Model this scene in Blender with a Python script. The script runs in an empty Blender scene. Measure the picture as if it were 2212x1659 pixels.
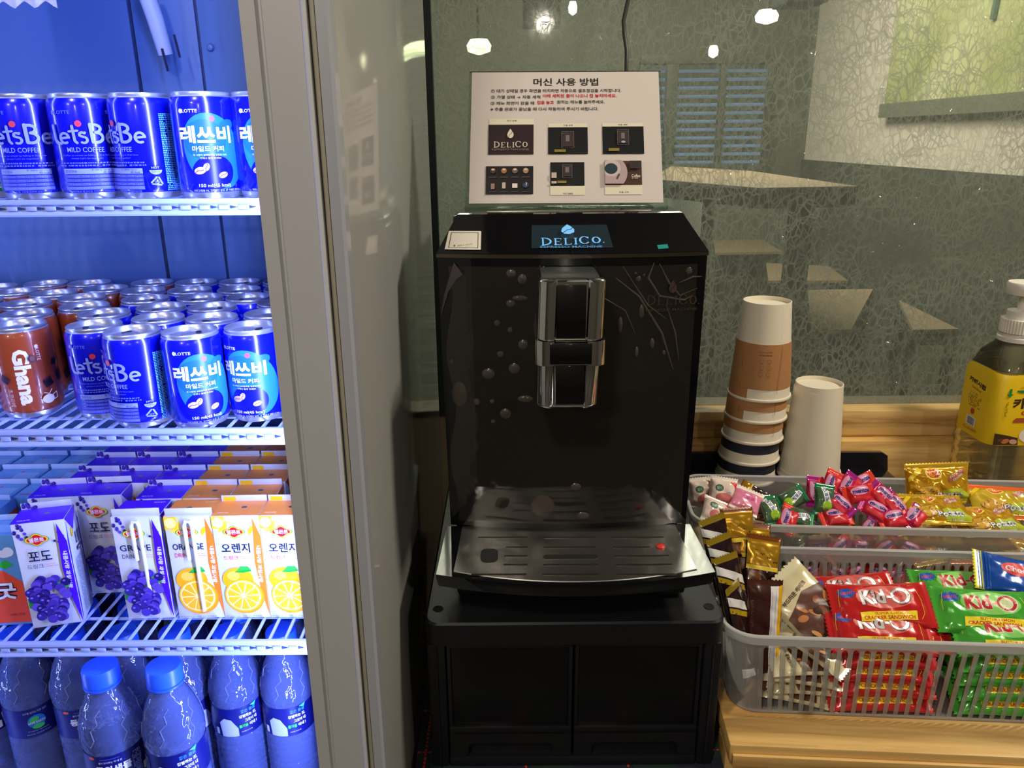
import bpy, bmesh, math, random
from mathutils import Vector, Matrix
from mathutils.geometry import tessellate_polygon
random.seed(7)
pi = math.pi
S = bpy.context.scene
COL = S.collection
# ------------------------------------------------------------------ camera
F, PITCH, ROLL = 1660.0, math.radians(17.8), math.radians(0.5)
fw = Vector((0, math.cos(PITCH), -math.sin(PITCH)))
up0 = Vector((0, math.sin(PITCH), math.cos(PITCH)))
rt0 = Vector((1, 0, 0))
rt = rt0 * math.cos(ROLL) - up0 * math.sin(ROLL)
up = up0 * math.cos(ROLL) + rt0 * math.sin(ROLL)
cam = bpy.data.cameras.new('camera'); cam.sensor_width = 36; cam.lens = 36 * F / 2212; cam.clip_start = 0.02
camo = bpy.data.objects.new('camera', cam); COL.objects.link(camo)
camo.matrix_world = Matrix((rt, up, -fw)).transposed().to_4x4()
S.camera = camo
def ray(u, v):
    x = (u - 1106) / F; y = -(v - 829.5) / F
    return rt * x + up * y + fw
def at(u, v, Y):
    r = ray(u, v); return r * (Y / r.y)
def atz(u, v, Z):
    r = ray(u, v); return r * (Z / r.z)
# ------------------------------------------------------------------ world, lights, exposure
S.view_settings.view_transform = 'Standard'; S.view_settings.look = 'None'
S.view_settings.exposure = 0.0; S.view_settings.gamma = 1.0; S.view_settings.use_curve_mapping = False
S.cycles.use_denoising = True; S.cycles.use_adaptive_sampling = True; S.cycles.adaptive_threshold = 0.03
S.cycles.max_bounces = 10; S.cycles.transparent_max_bounces = 24; S.cycles.transmission_bounces = 8
S.cycles.diffuse_bounces = 3; S.cycles.glossy_bounces = 4
S.cycles.caustics_reflective = False; S.cycles.caustics_refractive = False
S.cycles.sample_clamp_indirect = 4
W = bpy.data.worlds.new('world'); S.world = W; W.use_nodes = True
W.node_tree.nodes['Background'].inputs[0].default_value = (0.30, 0.29, 0.26, 1)
W.node_tree.nodes['Background'].inputs[1].default_value = 0.3
def light(kind, loc, power, color, size=0.1, size_y=None, look=None, name='room_light'):
    d = bpy.data.lights.new(name, kind); d.energy = power; d.color = color
    if kind == 'AREA':
        d.size = size
        if size_y: d.shape = 'RECTANGLE'; d.size_y = size_y
    else: d.shadow_soft_size = size
    o = bpy.data.objects.new(name, d); COL.objects.link(o); o.location = loc
    if look: o.rotation_euler = (Vector(look) - Vector(loc)).to_track_quat('-Z', 'Y').to_euler()
    return o
# cooler LED tube: a thin upright strip just behind the right door jamb
led = light('AREA', (-0.1722, 0.5565, -0.17), 5.4, (0.33, 0.41, 1.0), 0.008, 0.98, name='cooler_led')
led.rotation_euler = Matrix(((0.64, 0, 0.77), (-0.77, 0, 0.64), (0, -1, 0))).to_euler()
def aim(o, d, upv=(0, 0, 1)):
    z = -Vector(d).normalized(); y = Vector(upv); x = y.cross(z).normalized(); y = z.cross(x)
    o.rotation_euler = Matrix((x, y, z)).transposed().to_euler()
aim(led, (-0.75, 0.62, 0))
led2 = light('AREA', (-0.728, 0.5565, -0.17), 2.6, (0.33, 0.41, 1.0), 0.008, 0.98, name='cooler_led')
aim(led2, (0.75, 0.62, 0))
bounce_fill = light('AREA', (-0.46, 0.62, 0.33), 0.4, (0.33, 0.41, 1.0), 0.45, 0.02, name='cooler_bounce_fill')  # added fill standing in for light bounced off the cooler ceiling
bounce_fill.rotation_euler = (0.35, 0, 0)
light('AREA', (1.30, 0.72, 0.98), 20.0, (1.0, 0.89, 0.72), 0.22, 0.22, (0.35, 0.95, -0.5))
light('AREA', (-0.35, -0.55, 1.02), 9.0, (1.0, 0.90, 0.75), 0.15, 0.15, (0.45, 1.0, -0.5))
for p, e in (((1.55, -1.6, 0.95), 20.0), ((-0.9, -1.9, 0.85), 24.0), ((0.2, -2.3, 0.62), 8.0)):
    light('POINT', p, e, (1.0, 0.9, 0.76), 0.035, name='ceiling_lamp')
light('AREA', (0.3, 2.9, 1.05), 130.0, (1.0, 0.94, 0.84), 1.2, 1.2, (0.3, 2.9, -1), name='far_room_light')
light('AREA', (1.0, 2.2, 0.95), 14.0, (1.0, 0.93, 0.80), 0.4, 0.4, (1.6, 2.9, 0.1), name='far_room_spot')
# ------------------------------------------------------------------ materials
def lin(h):
    h = h.lstrip('#'); c = [int(h[i:i + 2], 16) / 255 for i in (0, 2, 4)]
    return tuple(x / 12.92 if x < .04045 else ((x + .055) / 1.055) ** 2.4 for x in c) + (1,)
MC = {}
def mat(h, rough=0.5, metal=0.0, spec=0.5, coat=0.0, emit=None, bump=0, bscale=60, alpha=1.0, key=''):
    k = (h, rough, metal, spec, coat, emit, bump, bscale, alpha, key)
    if k in MC: return MC[k]
    m = bpy.data.materials.new('m_' + h.strip('#') + key); m.use_nodes = True
    N = m.node_tree.nodes; L = m.node_tree.links; b = N['Principled BSDF']
    b.inputs['Base Color'].default_value = lin(h); b.inputs['Roughness'].default_value = rough
    b.inputs['Metallic'].default_value = metal; b.inputs['Specular IOR Level'].default_value = spec
    b.inputs['Coat Weight'].default_value = coat; b.inputs['Coat Roughness'].default_value = 0.08
    if alpha < 1: b.inputs['Alpha'].default_value = alpha
    if emit: b.inputs['Emission Color'].default_value = lin(h); b.inputs['Emission Strength'].default_value = emit
    if bump:
        t = N.new('ShaderNodeTexNoise'); t.inputs['Scale'].default_value = bscale; t.inputs['Detail'].default_value = 3
        c = N.new('ShaderNodeTexCoord'); L.new(c.outputs['Object'], t.inputs['Vector'])
        u = N.new('ShaderNodeBump'); u.inputs['Strength'].default_value = bump; u.inputs['Distance'].default_value = 0.004
        L.new(t.outputs[0], u.inputs['Height']); L.new(u.outputs[0], b.inputs['Normal'])
    MC[k] = m; return m
def clear(name, tint, milk=0.0, milkcol='#ffffff', rough=0.05, ior=1.45, bump=0, bscale=60, refr=0.0, glossf=1.0, vor=False, translucent=0.0):
    m = bpy.data.materials.new(name); m.use_nodes = True
    N = m.node_tree.nodes; L = m.node_tree.links
    for n in list(N): N.remove(n)
    out = N.new('ShaderNodeOutputMaterial'); tr = N.new('ShaderNodeBsdfTransparent'); tr.inputs[0].default_value = lin(tint)
    gl = N.new('ShaderNodeBsdfGlossy'); gl.inputs['Roughness'].default_value = rough
    fr = N.new('ShaderNodeFresnel'); fr.inputs[0].default_value = ior
    mx = N.new('ShaderNodeMixShader'); last = tr.outputs[0]
    if refr:
        rf = N.new('ShaderNodeBsdfRefraction'); rf.inputs['IOR'].default_value = 1.25; rf.inputs['Roughness'].default_value = 0.0
        rf.inputs[0].default_value = lin(tint)
        m2 = N.new('ShaderNodeMixShader'); m2.inputs[0].default_value = refr; L.new(last, m2.inputs[1]); L.new(rf.outputs[0], m2.inputs[2]); last = m2.outputs[0]
    if milk:
        df = N.new('ShaderNodeBsdfDiffuse'); df.inputs[0].default_value = lin(milkcol); src = df.outputs[0]
        if translucent:
            tl = N.new('ShaderNodeBsdfTranslucent'); tl.inputs[0].default_value = lin(milkcol)
            m4 = N.new('ShaderNodeMixShader'); m4.inputs[0].default_value = translucent
            L.new(src, m4.inputs[1]); L.new(tl.outputs[0], m4.inputs[2]); src = m4.outputs[0]
        m3 = N.new('ShaderNodeMixShader'); m3.inputs[0].default_value = milk; L.new(last, m3.inputs[1]); L.new(src, m3.inputs[2]); last = m3.outputs[0]
    L.new(last, mx.inputs[1]); L.new(gl.outputs[0], mx.inputs[2])
    ml = N.new('ShaderNodeMath'); ml.operation = 'MULTIPLY'; ml.inputs[1].default_value = glossf
    L.new(fr.outputs[0], ml.inputs[0]); L.new(ml.outputs[0], mx.inputs[0]); L.new(mx.outputs[0], out.inputs[0])
    if bump:
        c = N.new('ShaderNodeTexCoord')
        if vor:
            t = N.new('ShaderNodeTexVoronoi'); t.feature = 'DISTANCE_TO_EDGE'
        else:
            t = N.new('ShaderNodeTexNoise'); t.inputs['Detail'].default_value = 2
        t.inputs['Scale'].default_value = bscale; L.new(c.outputs['Object'], t.inputs['Vector'])
        u = N.new('ShaderNodeBump'); u.inputs['Strength'].default_value = bump; u.inputs['Distance'].default_value = 0.006
        L.new(t.outputs[0], u.inputs['Height']); L.new(u.outputs[0], gl.inputs['Normal'])
        if refr: L.new(u.outputs[0], rf.inputs['Normal'])
    return m
def wood(name, c1, c2, axis=0):
    m = bpy.data.materials.new(name); m.use_nodes = True
    N = m.node_tree.nodes; L = m.node_tree.links; b = N['Principled BSDF']; b.inputs['Roughness'].default_value = 0.42
    c = N.new('ShaderNodeTexCoord'); mp = N.new('ShaderNodeMapping'); mp.inputs['Scale'].default_value = (.9, 12, 12)
    w = N.new('ShaderNodeTexWave'); w.wave_type = 'BANDS'; w.bands_direction = 'Z'; w.inputs['Scale'].default_value = .8
    w.inputs['Distortion'].default_value = 6; w.inputs['Detail'].default_value = 4; w.inputs['Detail Scale'].default_value = 0.35
    n = N.new('ShaderNodeTexNoise'); n.inputs['Scale'].default_value = 9; n.inputs['Detail'].default_value = 4; n.inputs['Distortion'].default_value = .6
    r = N.new('ShaderNodeValToRGB'); r.color_ramp.elements[0].color = lin(c2); r.color_ramp.elements[1].color = lin(c1)
    r.color_ramp.elements[0].position = 0.30; r.color_ramp.elements[1].position = 0.78
    a = N.new('ShaderNodeMath'); a.operation = 'MULTIPLY_ADD'; a.inputs[1].default_value = 0.35
    k = N.new('ShaderNodeTexVoronoi'); k.inputs['Scale'].default_value = 1.1; kr = N.new('ShaderNodeMath'); kr.operation = 'GREATER_THAN'; kr.inputs[1].default_value = 0.07
    L.new(c.outputs['Object'], mp.inputs[0]); L.new(mp.outputs[0], w.inputs[0]); L.new(mp.outputs[0], n.inputs[0]); L.new(mp.outputs[0], k.inputs['Vector'])
    L.new(w.outputs[1], a.inputs[0]); h = N.new('ShaderNodeMath'); h.operation = 'MULTIPLY'; h.inputs[1].default_value = 0.95
    L.new(n.outputs[0], h.inputs[0]); L.new(h.outputs[0], a.inputs[2]); L.new(k.outputs['Distance'], kr.inputs[0])
    mm = N.new('ShaderNodeMath'); mm.operation = 'MULTIPLY'; L.new(a.outputs[0], mm.inputs[0])
    ad = N.new('ShaderNodeMath'); ad.operation = 'MULTIPLY_ADD'; ad.inputs[1].default_value = 0.7; ad.inputs[2].default_value = 0.3; L.new(kr.outputs[0], ad.inputs[0]); L.new(ad.outputs[0], mm.inputs[1])
    L.new(mm.outputs[0], r.inputs[0]); L.new(r.outputs[0], b.inputs['Base Color'])
    return m
# ------------------------------------------------------------------ mesh builder
class MB:
    def __init__(s): s.v = []; s.f = []; s.m = []; s.mats = []
    def mi(s, m):
        if m not in s.mats: s.mats.append(m)
        return s.mats.index(m)
    def add(s, vs, fs, m):
        b = len(s.v); i = s.mi(m); s.v += [tuple(x) for x in vs]
        for f in fs: s.f.append(tuple(b + k for k in f)); s.m.append(i)
    def box(s, a, b, m, bev=0.0, seg=2, M=None):
        bm = bmesh.new(); bmesh.ops.create_cube(bm, size=1)
        for v in bm.verts: v.co = Vector([(a[i] + b[i]) / 2 + v.co[i] * abs(b[i] - a[i]) for i in range(3)])
        if bev: bmesh.ops.bevel(bm, geom=list(bm.edges), offset=bev, segments=seg, profile=0.5, affect='EDGES')
        if M: bmesh.ops.transform(bm, matrix=M, verts=bm.verts)
        s.bm(bm, m)
    def bm(s, bm, m):
        bm.verts.ensure_lookup_table()
        for i, v in enumerate(bm.verts): v.index = i
        s.add([v.co[:] for v in bm.verts], [[v.index for v in f.verts] for f in bm.faces], m); bm.free()
    def lathe(s, prof, m, seg=40, c=(0, 0), cap0=False, cap1=False, ph=0, sq=None):
        n = len(prof); vs = []; fs = []
        for (r, z) in prof:
            for k in range(seg):
                a = ph + 2 * pi * k / seg; q = 1
                vs.append((c[0] + r * math.cos(a), c[1] + r * math.sin(a), z))
        for i in range(n - 1):
            for k in range(seg):
                k2 = (k + 1) % seg; fs.append((i * seg + k, i * seg + k2, (i + 1) * seg + k2, (i + 1) * seg + k))
        if cap0: fs.append(tuple(reversed(range(seg))))
        if cap1: fs.append(tuple((n - 1) * seg + k for k in range(seg)))
        s.add(vs, fs, m)
    def tube(s, pts, r, m, seg=8, cap=True):
        pts = [Vector(p) for p in pts]; vs = []; fs = []; n = len(pts); pn = None
        for i, p in enumerate(pts):
            t = (pts[min(i + 1, n - 1)] - pts[max(i - 1, 0)]).normalized()
            if pn is None: pn = t.orthogonal().normalized()
            pn = (pn - t * pn.dot(t)).normalized(); q = t.cross(pn); rr = r[i] if isinstance(r, (list, tuple)) else r
            for k in range(seg):
                a = 2 * pi * k / seg; vs.append(p + (pn * math.cos(a) + q * math.sin(a)) * rr)
        for i in range(n - 1):
            for k in range(seg):
                k2 = (k + 1) % seg; fs.append((i * seg + k, i * seg + k2, (i + 1) * seg + k2, (i + 1) * seg + k))
        if cap: fs += [tuple(reversed(range(seg))), tuple((n - 1) * seg + k for k in range(seg))]
        s.add(vs, fs, m)
    def prism(s, poly, lo, hi, m, ax='z'):
        # poly 2D outline extruded along axis
        def P(a, b, h): return {'z': (a, b, h), 'y': (a, h, b), 'x': (h, a, b)}[ax]
        n = len(poly); vs = [P(a, b, lo) for a, b in poly] + [P(a, b, hi) for a, b in poly]
        tri = tessellate_polygon([[Vector((a, b, 0)) for a, b in poly]])
        fs = [(i, (i + 1) % n, n + (i + 1) % n, n + i) for i in range(n)]
        fs += [tuple(t) for t in tri] + [tuple(x + n for x in reversed(t)) for t in tri]
        s.add(vs, fs, m)
    def loft(s, rings, m, cap=True, close=True):
        n = len(rings[0]); vs = [p for r in rings for p in r]; fs = []
        for i in range(len(rings) - 1):
            for k in range(n if close else n - 1):
                k2 = (k + 1) % n; fs.append((i * n + k, i * n + k2, (i + 1) * n + k2, (i + 1) * n + k))
        if cap: fs += [tuple(reversed(range(n))), tuple((len(rings) - 1) * n + k for k in range(n))]
        s.add(vs, fs, m)
    def build(s, name, parent=None, smooth=35, fix=True, M=None):
        me = bpy.data.meshes.new(name); me.from_pydata(s.v, [], s.f)
        for m in s.mats: me.materials.append(m)
        me.polygons.foreach_set('material_index', s.m)
        if fix:
            bm = bmesh.new(); bm.from_mesh(me); bmesh.ops.recalc_face_normals(bm, faces=bm.faces); bm.to_mesh(me); bm.free()
        if M: me.transform(M)
        me.polygons.foreach_set('use_smooth', [True] * len(me.polygons)); me.set_sharp_from_angle(angle=math.radians(smooth))
        me.update()
        o = bpy.data.objects.new(name, me); COL.objects.link(o)
        if parent: o.parent = parent
        return o
def tag(o, label=None, cat=None, group=None, kind=None):
    if label: o['label'] = label
    if cat: o['category'] = cat
    if group: o['group'] = group
    if kind: o['kind'] = kind
    return o
def empty(name, loc, label, cat, group=None, rz=0):
    o = bpy.data.objects.new(name, None); COL.objects.link(o); o.location = loc; o.rotation_euler = (0, 0, rz); o.empty_display_size = .02
    return tag(o, label, cat, group)
def dup(root, loc=None, rot=None, label=None, group=None, scale=None):
    kids = {}
    for x in bpy.data.objects:
        if x.parent: kids.setdefault(x.parent.name, []).append(x)
    def cp(o, par):
        c = o.copy(); COL.objects.link(c)
        if par: c.parent = par
        for ch in kids.get(o.name, []): cp(ch, c)
        return c
    r = cp(root, None)
    if loc is not None: r.location = loc
    if rot is not None: r.rotation_euler = rot
    if scale: r.scale = (scale,) * 3
    if label: r['label'] = label
    if group: r['group'] = group
    return r
class Pool:  # first use moves the original, later uses copy it
    def __init__(s, root): s.root = root; s.used = False
    def put(s, loc, rot, label, group=None, scale=None):
        if not s.used:
            s.used = True; r = s.root; r.location = loc; r.rotation_euler = rot; r['label'] = label
            if scale: r.scale = (scale,) * 3
            if group: r['group'] = group
            return r
        return dup(s.root, loc, rot, label, group, scale or 1.0)
# ------------------------------------------------------------------ flat artwork printed on surfaces
TC = {}
def text_tris(s, bold=0.0):
    k = (s, bold)
    if k in TC: return TC[k]
    cu = bpy.data.curves.new('t', 'FONT'); cu.body = s; cu.size = 1; cu.align_x = 'CENTER'; cu.align_y = 'CENTER'
    cu.fill_mode = 'FRONT'; cu.offset = bold; cu.resolution_u = 2
    o = bpy.data.objects.new('t', cu); COL.objects.link(o); bpy.context.view_layer.update()
    me = bpy.data.meshes.new_from_object(o.evaluated_get(bpy.context.evaluated_depsgraph_get()))
    me.calc_loop_triangles()
    vs = [v.co.xy.copy() for v in me.vertices]
    tr = [[tuple(vs[i]) for i in t.vertices] for t in me.loop_triangles]
    bpy.data.objects.remove(o); bpy.data.curves.remove(cu); bpy.data.meshes.remove(me)
    if tr:
        xs = [p[0] for t in tr for p in t]; ys = [p[1] for t in tr for p in t]
        cx = (min(xs) + max(xs)) / 2; cy = (min(ys) + max(ys)) / 2; w = max(xs) - min(xs); h = max(ys) - min(ys)
        tr = [[(x - cx, y - cy) for x, y in t] for t in tr]
    else: w = h = 1
    TC[k] = (tr, w, h); return TC[k]
class Art:
    def __init__(s): s.t = []; s.L = 0
    def tri(s, ts, m, ly=None): s.t.append((s.L if ly is None else ly, m, ts)); s.L += 1
    def poly(s, pts, m):
        if len(pts) == 3: s.tri([list(pts)], m); return
        tr = tessellate_polygon([[Vector((x, y, 0)) for x, y in pts]])
        s.tri([[pts[i] for i in t] for t in tr], m)
    def rect(s, x, y, w, h, m, rot=0):
        c, n = math.cos(rot), math.sin(rot)
        s.poly([(x + a * c - b * n, y + a * n + b * c) for a, b in ((-w / 2, -h / 2), (w / 2, -h / 2), (w / 2, h / 2), (-w / 2, h / 2))], m)
    def ell(s, x, y, rx, ry, m, rot=0, n=20, a0=0, a1=2 * pi):
        c, q = math.cos(rot), math.sin(rot); P = []
        N = n if a1 - a0 >= 6.28 else n + 1
        for k in range(N):
            a = a0 + (a1 - a0) * k / n; X, Y = rx * math.cos(a), ry * math.sin(a); P.append((x + X * c - Y * q, y + X * q + Y * c))
        s.poly(P, m)
    def stroke(s, pts, w, m):
        ts = []
        for (x0, y0), (x1, y1) in zip(pts, pts[1:]):
            l = math.hypot(x1 - x0, y1 - y0) or 1; nx, ny = -(y1 - y0) / l * w / 2, (x1 - x0) / l * w / 2
            a, b, c, d = (x0 + nx, y0 + ny), (x0 - nx, y0 - ny), (x1 - nx, y1 - ny), (x1 + nx, y1 + ny)
            ts += [[a, b, c], [a, c, d]]
        for x, y in pts:
            o = [(x + w / 2 * math.cos(k * pi / 4), y + w / 2 * math.sin(k * pi / 4)) for k in range(8)]
            ts += [[o[0], o[k], o[k + 1]] for k in range(1, 7)]
        s.tri(ts, m)
    def text(s, t, x, y, h, m, rot=0, bold=0.0, w=None, sx=1.0, anchor='c'):
        tr, tw, th = text_tris(t, bold)
        k = h / th if h else 1; kx = k * sx
        if w: kx = w / tw; k = k if h else kx
        if anchor == 'l': x += tw * kx / 2
        c, q = math.cos(rot), math.sin(rot)
        s.tri([[(x + a * kx * c - b * k * q, y + a * kx * q + b * k * c) for a, b in T] for T in tr], m)
        return tw * kx
    def greek(s, x0, y0, x1, y1, lh, m, fill=0.8, vert=False):
        ts = []; y = y1 - lh / 2
        while y > y0:
            x = x0
            while x < x1 - lh * .5:
                w = random.choice((.5, .8, 1.1)) * lh; w = min(w, x1 - x)
                if random.random() < fill:
                    h = lh * random.uniform(.45, .62)
                    a, b, c, d = (x, y - h / 2), (x + w * .8, y - h / 2), (x + w * .8, y + h / 2), (x, y + h / 2); ts += [[a, b, c], [a, c, d]]
                x += w + .12 * lh
            y -= lh
        if ts: s.tri(ts, m)
    def apply(s, mb, fn, maxe=0.004, step=0.00005, base=0.00012):
        for ly, m, ts in s.t:
            off = base + ly * step; vs = []; fs = []; st = [list(map(tuple, t)) for t in ts]; out = []
            while st:
                a, b, c = st.pop()
                e = [math.dist(a, b), math.dist(b, c), math.dist(c, a)]; k = e.index(max(e))
                if e[k] > maxe and len(out) + len(st) < 30000:
                    p = [a, b, c]; A, B, C = p[k], p[(k + 1) % 3], p[(k + 2) % 3]; Mi = ((A[0] + B[0]) / 2, (A[1] + B[1]) / 2)
                    st.append((A, Mi, C)); st.append((Mi, B, C))
                else: out.append((a, b, c))
            ix = {}
            for t in out:
                f = []
                for p in t:
                    q = (round(p[0], 7), round(p[1], 7))
                    if q not in ix: ix[q] = len(vs); vs.append(fn(p[0], p[1], off))
                    f.append(ix[q])
                if len(set(f)) == 3: fs.append(f)
            mb.add(vs, fs, m)
def cyl_map(r, z0=0, cx=0, cy=0, rf=None):
    def f(x, y, o):
        rr = (rf(y) if rf else r) + o; a = -pi / 2 + x / r
        return (cx + rr * math.cos(a), cy + rr * math.sin(a), z0 + y)
    return f
def plane_map(org, ex, ey, n):
    org, ex, ey, n = map(Vector, (org, ex, ey, n))
    return lambda x, y, o: tuple(org + ex * x + ey * y + n * o)
# ------------------------------------------------------------------ the room
white = mat('#d8d4cc', .6); plaster = mat('#b9b3a6', .85); dark = mat('#101114', .4)
def structure(name, mb, **k): return tag(mb.build(name, **k), kind='structure')
def sbox(name, a, b, m, bev=0):
    mb = MB(); mb.box(a, b, m, bev); return structure(name, mb)
sbox('floor', (-2.6, -2.7, -1.50), (2.4, 4.4, -1.45), mat('#4a463f', .35, bump=.1))
sbox('ceiling', (-2.6, -2.7, 1.10), (2.4, 4.4, 1.15), mat('#77756a', .9))
sbox('wall_rear', (-2.6, -2.75, -1.45), (2.4, -2.7, 1.10), mat('#8a8274', .8))
sbox('wall_left', (-2.65, -2.7, -1.45), (-2.6, 4.4, 1.10), mat('#6b6a5c', .8))
sbox('wall_right', (2.4, -2.7, -1.45), (2.45, 1.24, 1.10), mat('#9a9284', .8))
sbox('wall_back', (-2.6, 4.35, -1.45), (1.9, 4.4, 1.10), mat('#52554a', .9))
sbox('wall_partition', (-2.6, 1.245, -1.45), (-.125, 1.30, 1.10), mat('#55564f', .8))
sbox('wall_front', (-.125, 1.245, -1.45), (2.4, 1.30, -.4455), mat('#6d5f48', .8))
# far right wall: white above a dark dado
mb = MB(); mb.box((1.6, 1.31, -.128), (1.66, 4.35, 1.10), mat('#ded0c4', .85)); mb.box((1.585, 1.31, -1.45), (1.66, 4.35, -.128), mat('#3f4038', .7)); structure('wall_side', mb)
# crackled glass partition
m = bpy.data.materials.new('crackled_glass'); m.use_nodes = True
N = m.node_tree.nodes; L = m.node_tree.links
for n in list(N): N.remove(n)
out = N.new('ShaderNodeOutputMaterial'); c = N.new('ShaderNodeTexCoord')
mp = N.new('ShaderNodeMapping'); mp.inputs['Rotation'].default_value = (0, .9, 0); mp.inputs['Scale'].default_value = (1.35, 1, .8)
nz = N.new('ShaderNodeTexNoise'); nz.inputs['Scale'].default_value = 22; nz.inputs['Detail'].default_value = 3
ad = N.new('ShaderNodeVectorMath'); ad.operation = 'MULTIPLY_ADD'; ad.inputs[1].default_value = (.016, .016, .016)
L.new(c.outputs['Object'], mp.inputs[0]); L.new(mp.outputs[0], nz.inputs[0]); L.new(nz.outputs['Color'], ad.inputs[0]); L.new(mp.outputs[0], ad.inputs[2])
v1 = N.new('ShaderNodeTexVoronoi'); v1.feature = 'DISTANCE_TO_EDGE'; v1.inputs['Scale'].default_value = 68
v2 = N.new('ShaderNodeTexVoronoi'); v2.feature = 'DISTANCE_TO_EDGE'; v2.inputs['Scale'].default_value = 36
L.new(ad.outputs[0], v1.inputs['Vector']); L.new(ad.outputs[0], v2.inputs['Vector'])
def less(src, t0, t1):
    r = N.new('ShaderNodeMapRange'); r.inputs[1].default_value = t0; r.inputs[2].default_value = t1; r.inputs[3].default_value = 1; r.inputs[4].default_value = 0
    L.new(src, r.inputs[0]); return r.outputs[0]
mxx = N.new('ShaderNodeMath'); mxx.operation = 'MAXIMUM'; L.new(less(v1.outputs[0], .02, .09), mxx.inputs[0]); L.new(less(v2.outputs[0], .01, .04), mxx.inputs[1])
nb = N.new('ShaderNodeTexNoise'); nb.inputs['Scale'].default_value = 9; nb.inputs['Detail'].default_value = 4; L.new(c.outputs['Object'], nb.inputs[0])
vis = N.new('ShaderNodeMapRange'); vis.inputs[1].default_value = .25; vis.inputs[2].default_value = .55; L.new(nb.outputs[0], vis.inputs[0])
lf = N.new('ShaderNodeMath'); lf.operation = 'MULTIPLY'; L.new(mxx.outputs[0], lf.inputs[0]); L.new(vis.outputs[0], lf.inputs[1])
bp = N.new('ShaderNodeBump'); bp.inputs['Strength'].default_value = .9; bp.inputs['Distance'].default_value = .004
L.new(mxx.outputs[0], bp.inputs['Height'])
tr = N.new('ShaderNodeBsdfTransparent'); tr.inputs[0].default_value = (.74, .77, .71, 1)
df = N.new('ShaderNodeBsdfDiffuse'); df.inputs[0].default_value = (.34, .37, .32, 1)
tl = N.new('ShaderNodeBsdfTranslucent'); tl.inputs[0].default_value = (.30, .32, .27, 1)
dm = N.new('ShaderNodeMixShader'); dm.inputs[0].default_value = .5; L.new(df.outputs[0], dm.inputs[1]); L.new(tl.outputs[0], dm.inputs[2])
veil = N.new('ShaderNodeMath'); veil.operation = 'MULTIPLY_ADD'; veil.inputs[1].default_value = .38; veil.inputs[2].default_value = .17; L.new(lf.outputs[0], veil.inputs[0])
a1 = N.new('ShaderNodeMixShader'); L.new(veil.outputs[0], a1.inputs[0]); L.new(tr.outputs[0], a1.inputs[1]); L.new(dm.outputs[0], a1.inputs[2])
gl = N.new('ShaderNodeBsdfGlossy'); gl.inputs['Roughness'].default_value = .06; L.new(bp.outputs[0], gl.inputs['Normal'])
fr = N.new('ShaderNodeFresnel'); fr.inputs[0].default_value = 1.5
a2 = N.new('ShaderNodeMixShader'); L.new(fr.outputs[0], a2.inputs[0]); L.new(a1.outputs[0], a2.inputs[1]); L.new(gl.outputs[0], a2.inputs[2]); L.new(a2.outputs[0], out.inputs[0])
crackle = m
mb = MB(); mb.box((-.125, 1.24, -.4455), (2.4, 1.2445, 1.10), crackle); structure('window_1', mb)
sbox('trim_1', (-.125, 1.232, -.4455), (-.114, 1.247, 1.10), mat('#16211f', .4))
# pine sill steps under the glass
pine = wood('pine_wood', '#ddb878', '#94642c'); pine2 = wood('pine_wood_light', '#e8c078', '#b88240')
sbox('trim_2', (.20, 1.205, -.485), (2.4, 1.2455, -.4395), pine, .002)
sbox('trim_3', (.20, 1.185, -1.45), (2.4, 1.2455, -.4855), pine2, .002)
# ------------------------------------------------------------------ beyond the glass
tan = mat('#7c6850', .7); blk = mat('#15171a', .5)
t = empty('bar_table', (1.15, 2.4, 0), 'tan-topped bar table with a thick black leg, seen through crackled glass', 'table')
def polyat(px_, z, o): return [((atz(u, v, z) - Vector(o)).x, (atz(u, v, z) - Vector(o)).y) for u, v in px_]
tp = polyat([(1400, 386), (1640, 406), (1853, 402), (1622, 369), (1450, 359)], -.118, (1.15, 2.4, 0))
mb = MB(); mb.prism(tp, -.166, -.1245, blk); mb.prism(tp, -.124, -.118, tan); mb.build('tabletop', t)
a = at(1711, 500, 2.0); b_ = at(1756, 500, 2.0)
mb = MB(); mb.box((a.x - 1.15, -.40, -1.43), (b_.x - 1.15, -.35, -.1665), blk, .004); mb.build('leg', t)
a = at(1521, 470, 2.7); b_ = at(1542, 470, 2.7)
mb = MB(); mb.box((a.x - 1.15, .30, -1.43), (b_.x - 1.15, .34, -.1665), mat('#5a6258', .5), .003); mb.build('leg', t)
def stool(pxs, z, lab):
    P = [atz(u, v, z) for u, v in pxs]; c_ = sum(P, Vector()) / len(P); c_.z = 0
    o = empty('bar_stool', tuple(c_), lab, 'stool'); q = [(p.x - c_.x, p.y - c_.y) for p in P]
    mb = MB(); mb.prism(q, z - .012, z, tan); mb.build('seat', o)
    mb = MB(); mb.prism([(x * .97, y * .97) for x, y in q], z - .045, z - .0125, blk); mb.build('seat_frame', o)
    for x, y in q[:4]:
        mb = MB(); mb.tube([(x * .85, y * .85, z - .0455), (x * .9, y * .9, -1.449)], .013, blk); mb.build('leg', o)
stool([(1545, 546), (1690, 543), (1630, 508), (1540, 512)], -.56, 'tan stool seat farthest away, just under the bar table')
stool([(1660, 606), (1832, 606), (1790, 574), (1655, 568)], -.60, 'tan stool seat in front of the table leg, second nearest')
stool([(1752, 712), (1838, 712), (1886, 624), (1745, 626)], -.46, 'tan stool with tapering square seat nearest the glass, above the plain cups')
stool([(1972, 712), (2072, 711), (1942, 648), (1948, 660)], -.50, 'tan wedge-shaped stool seat off to the right by the dark dado')
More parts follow.
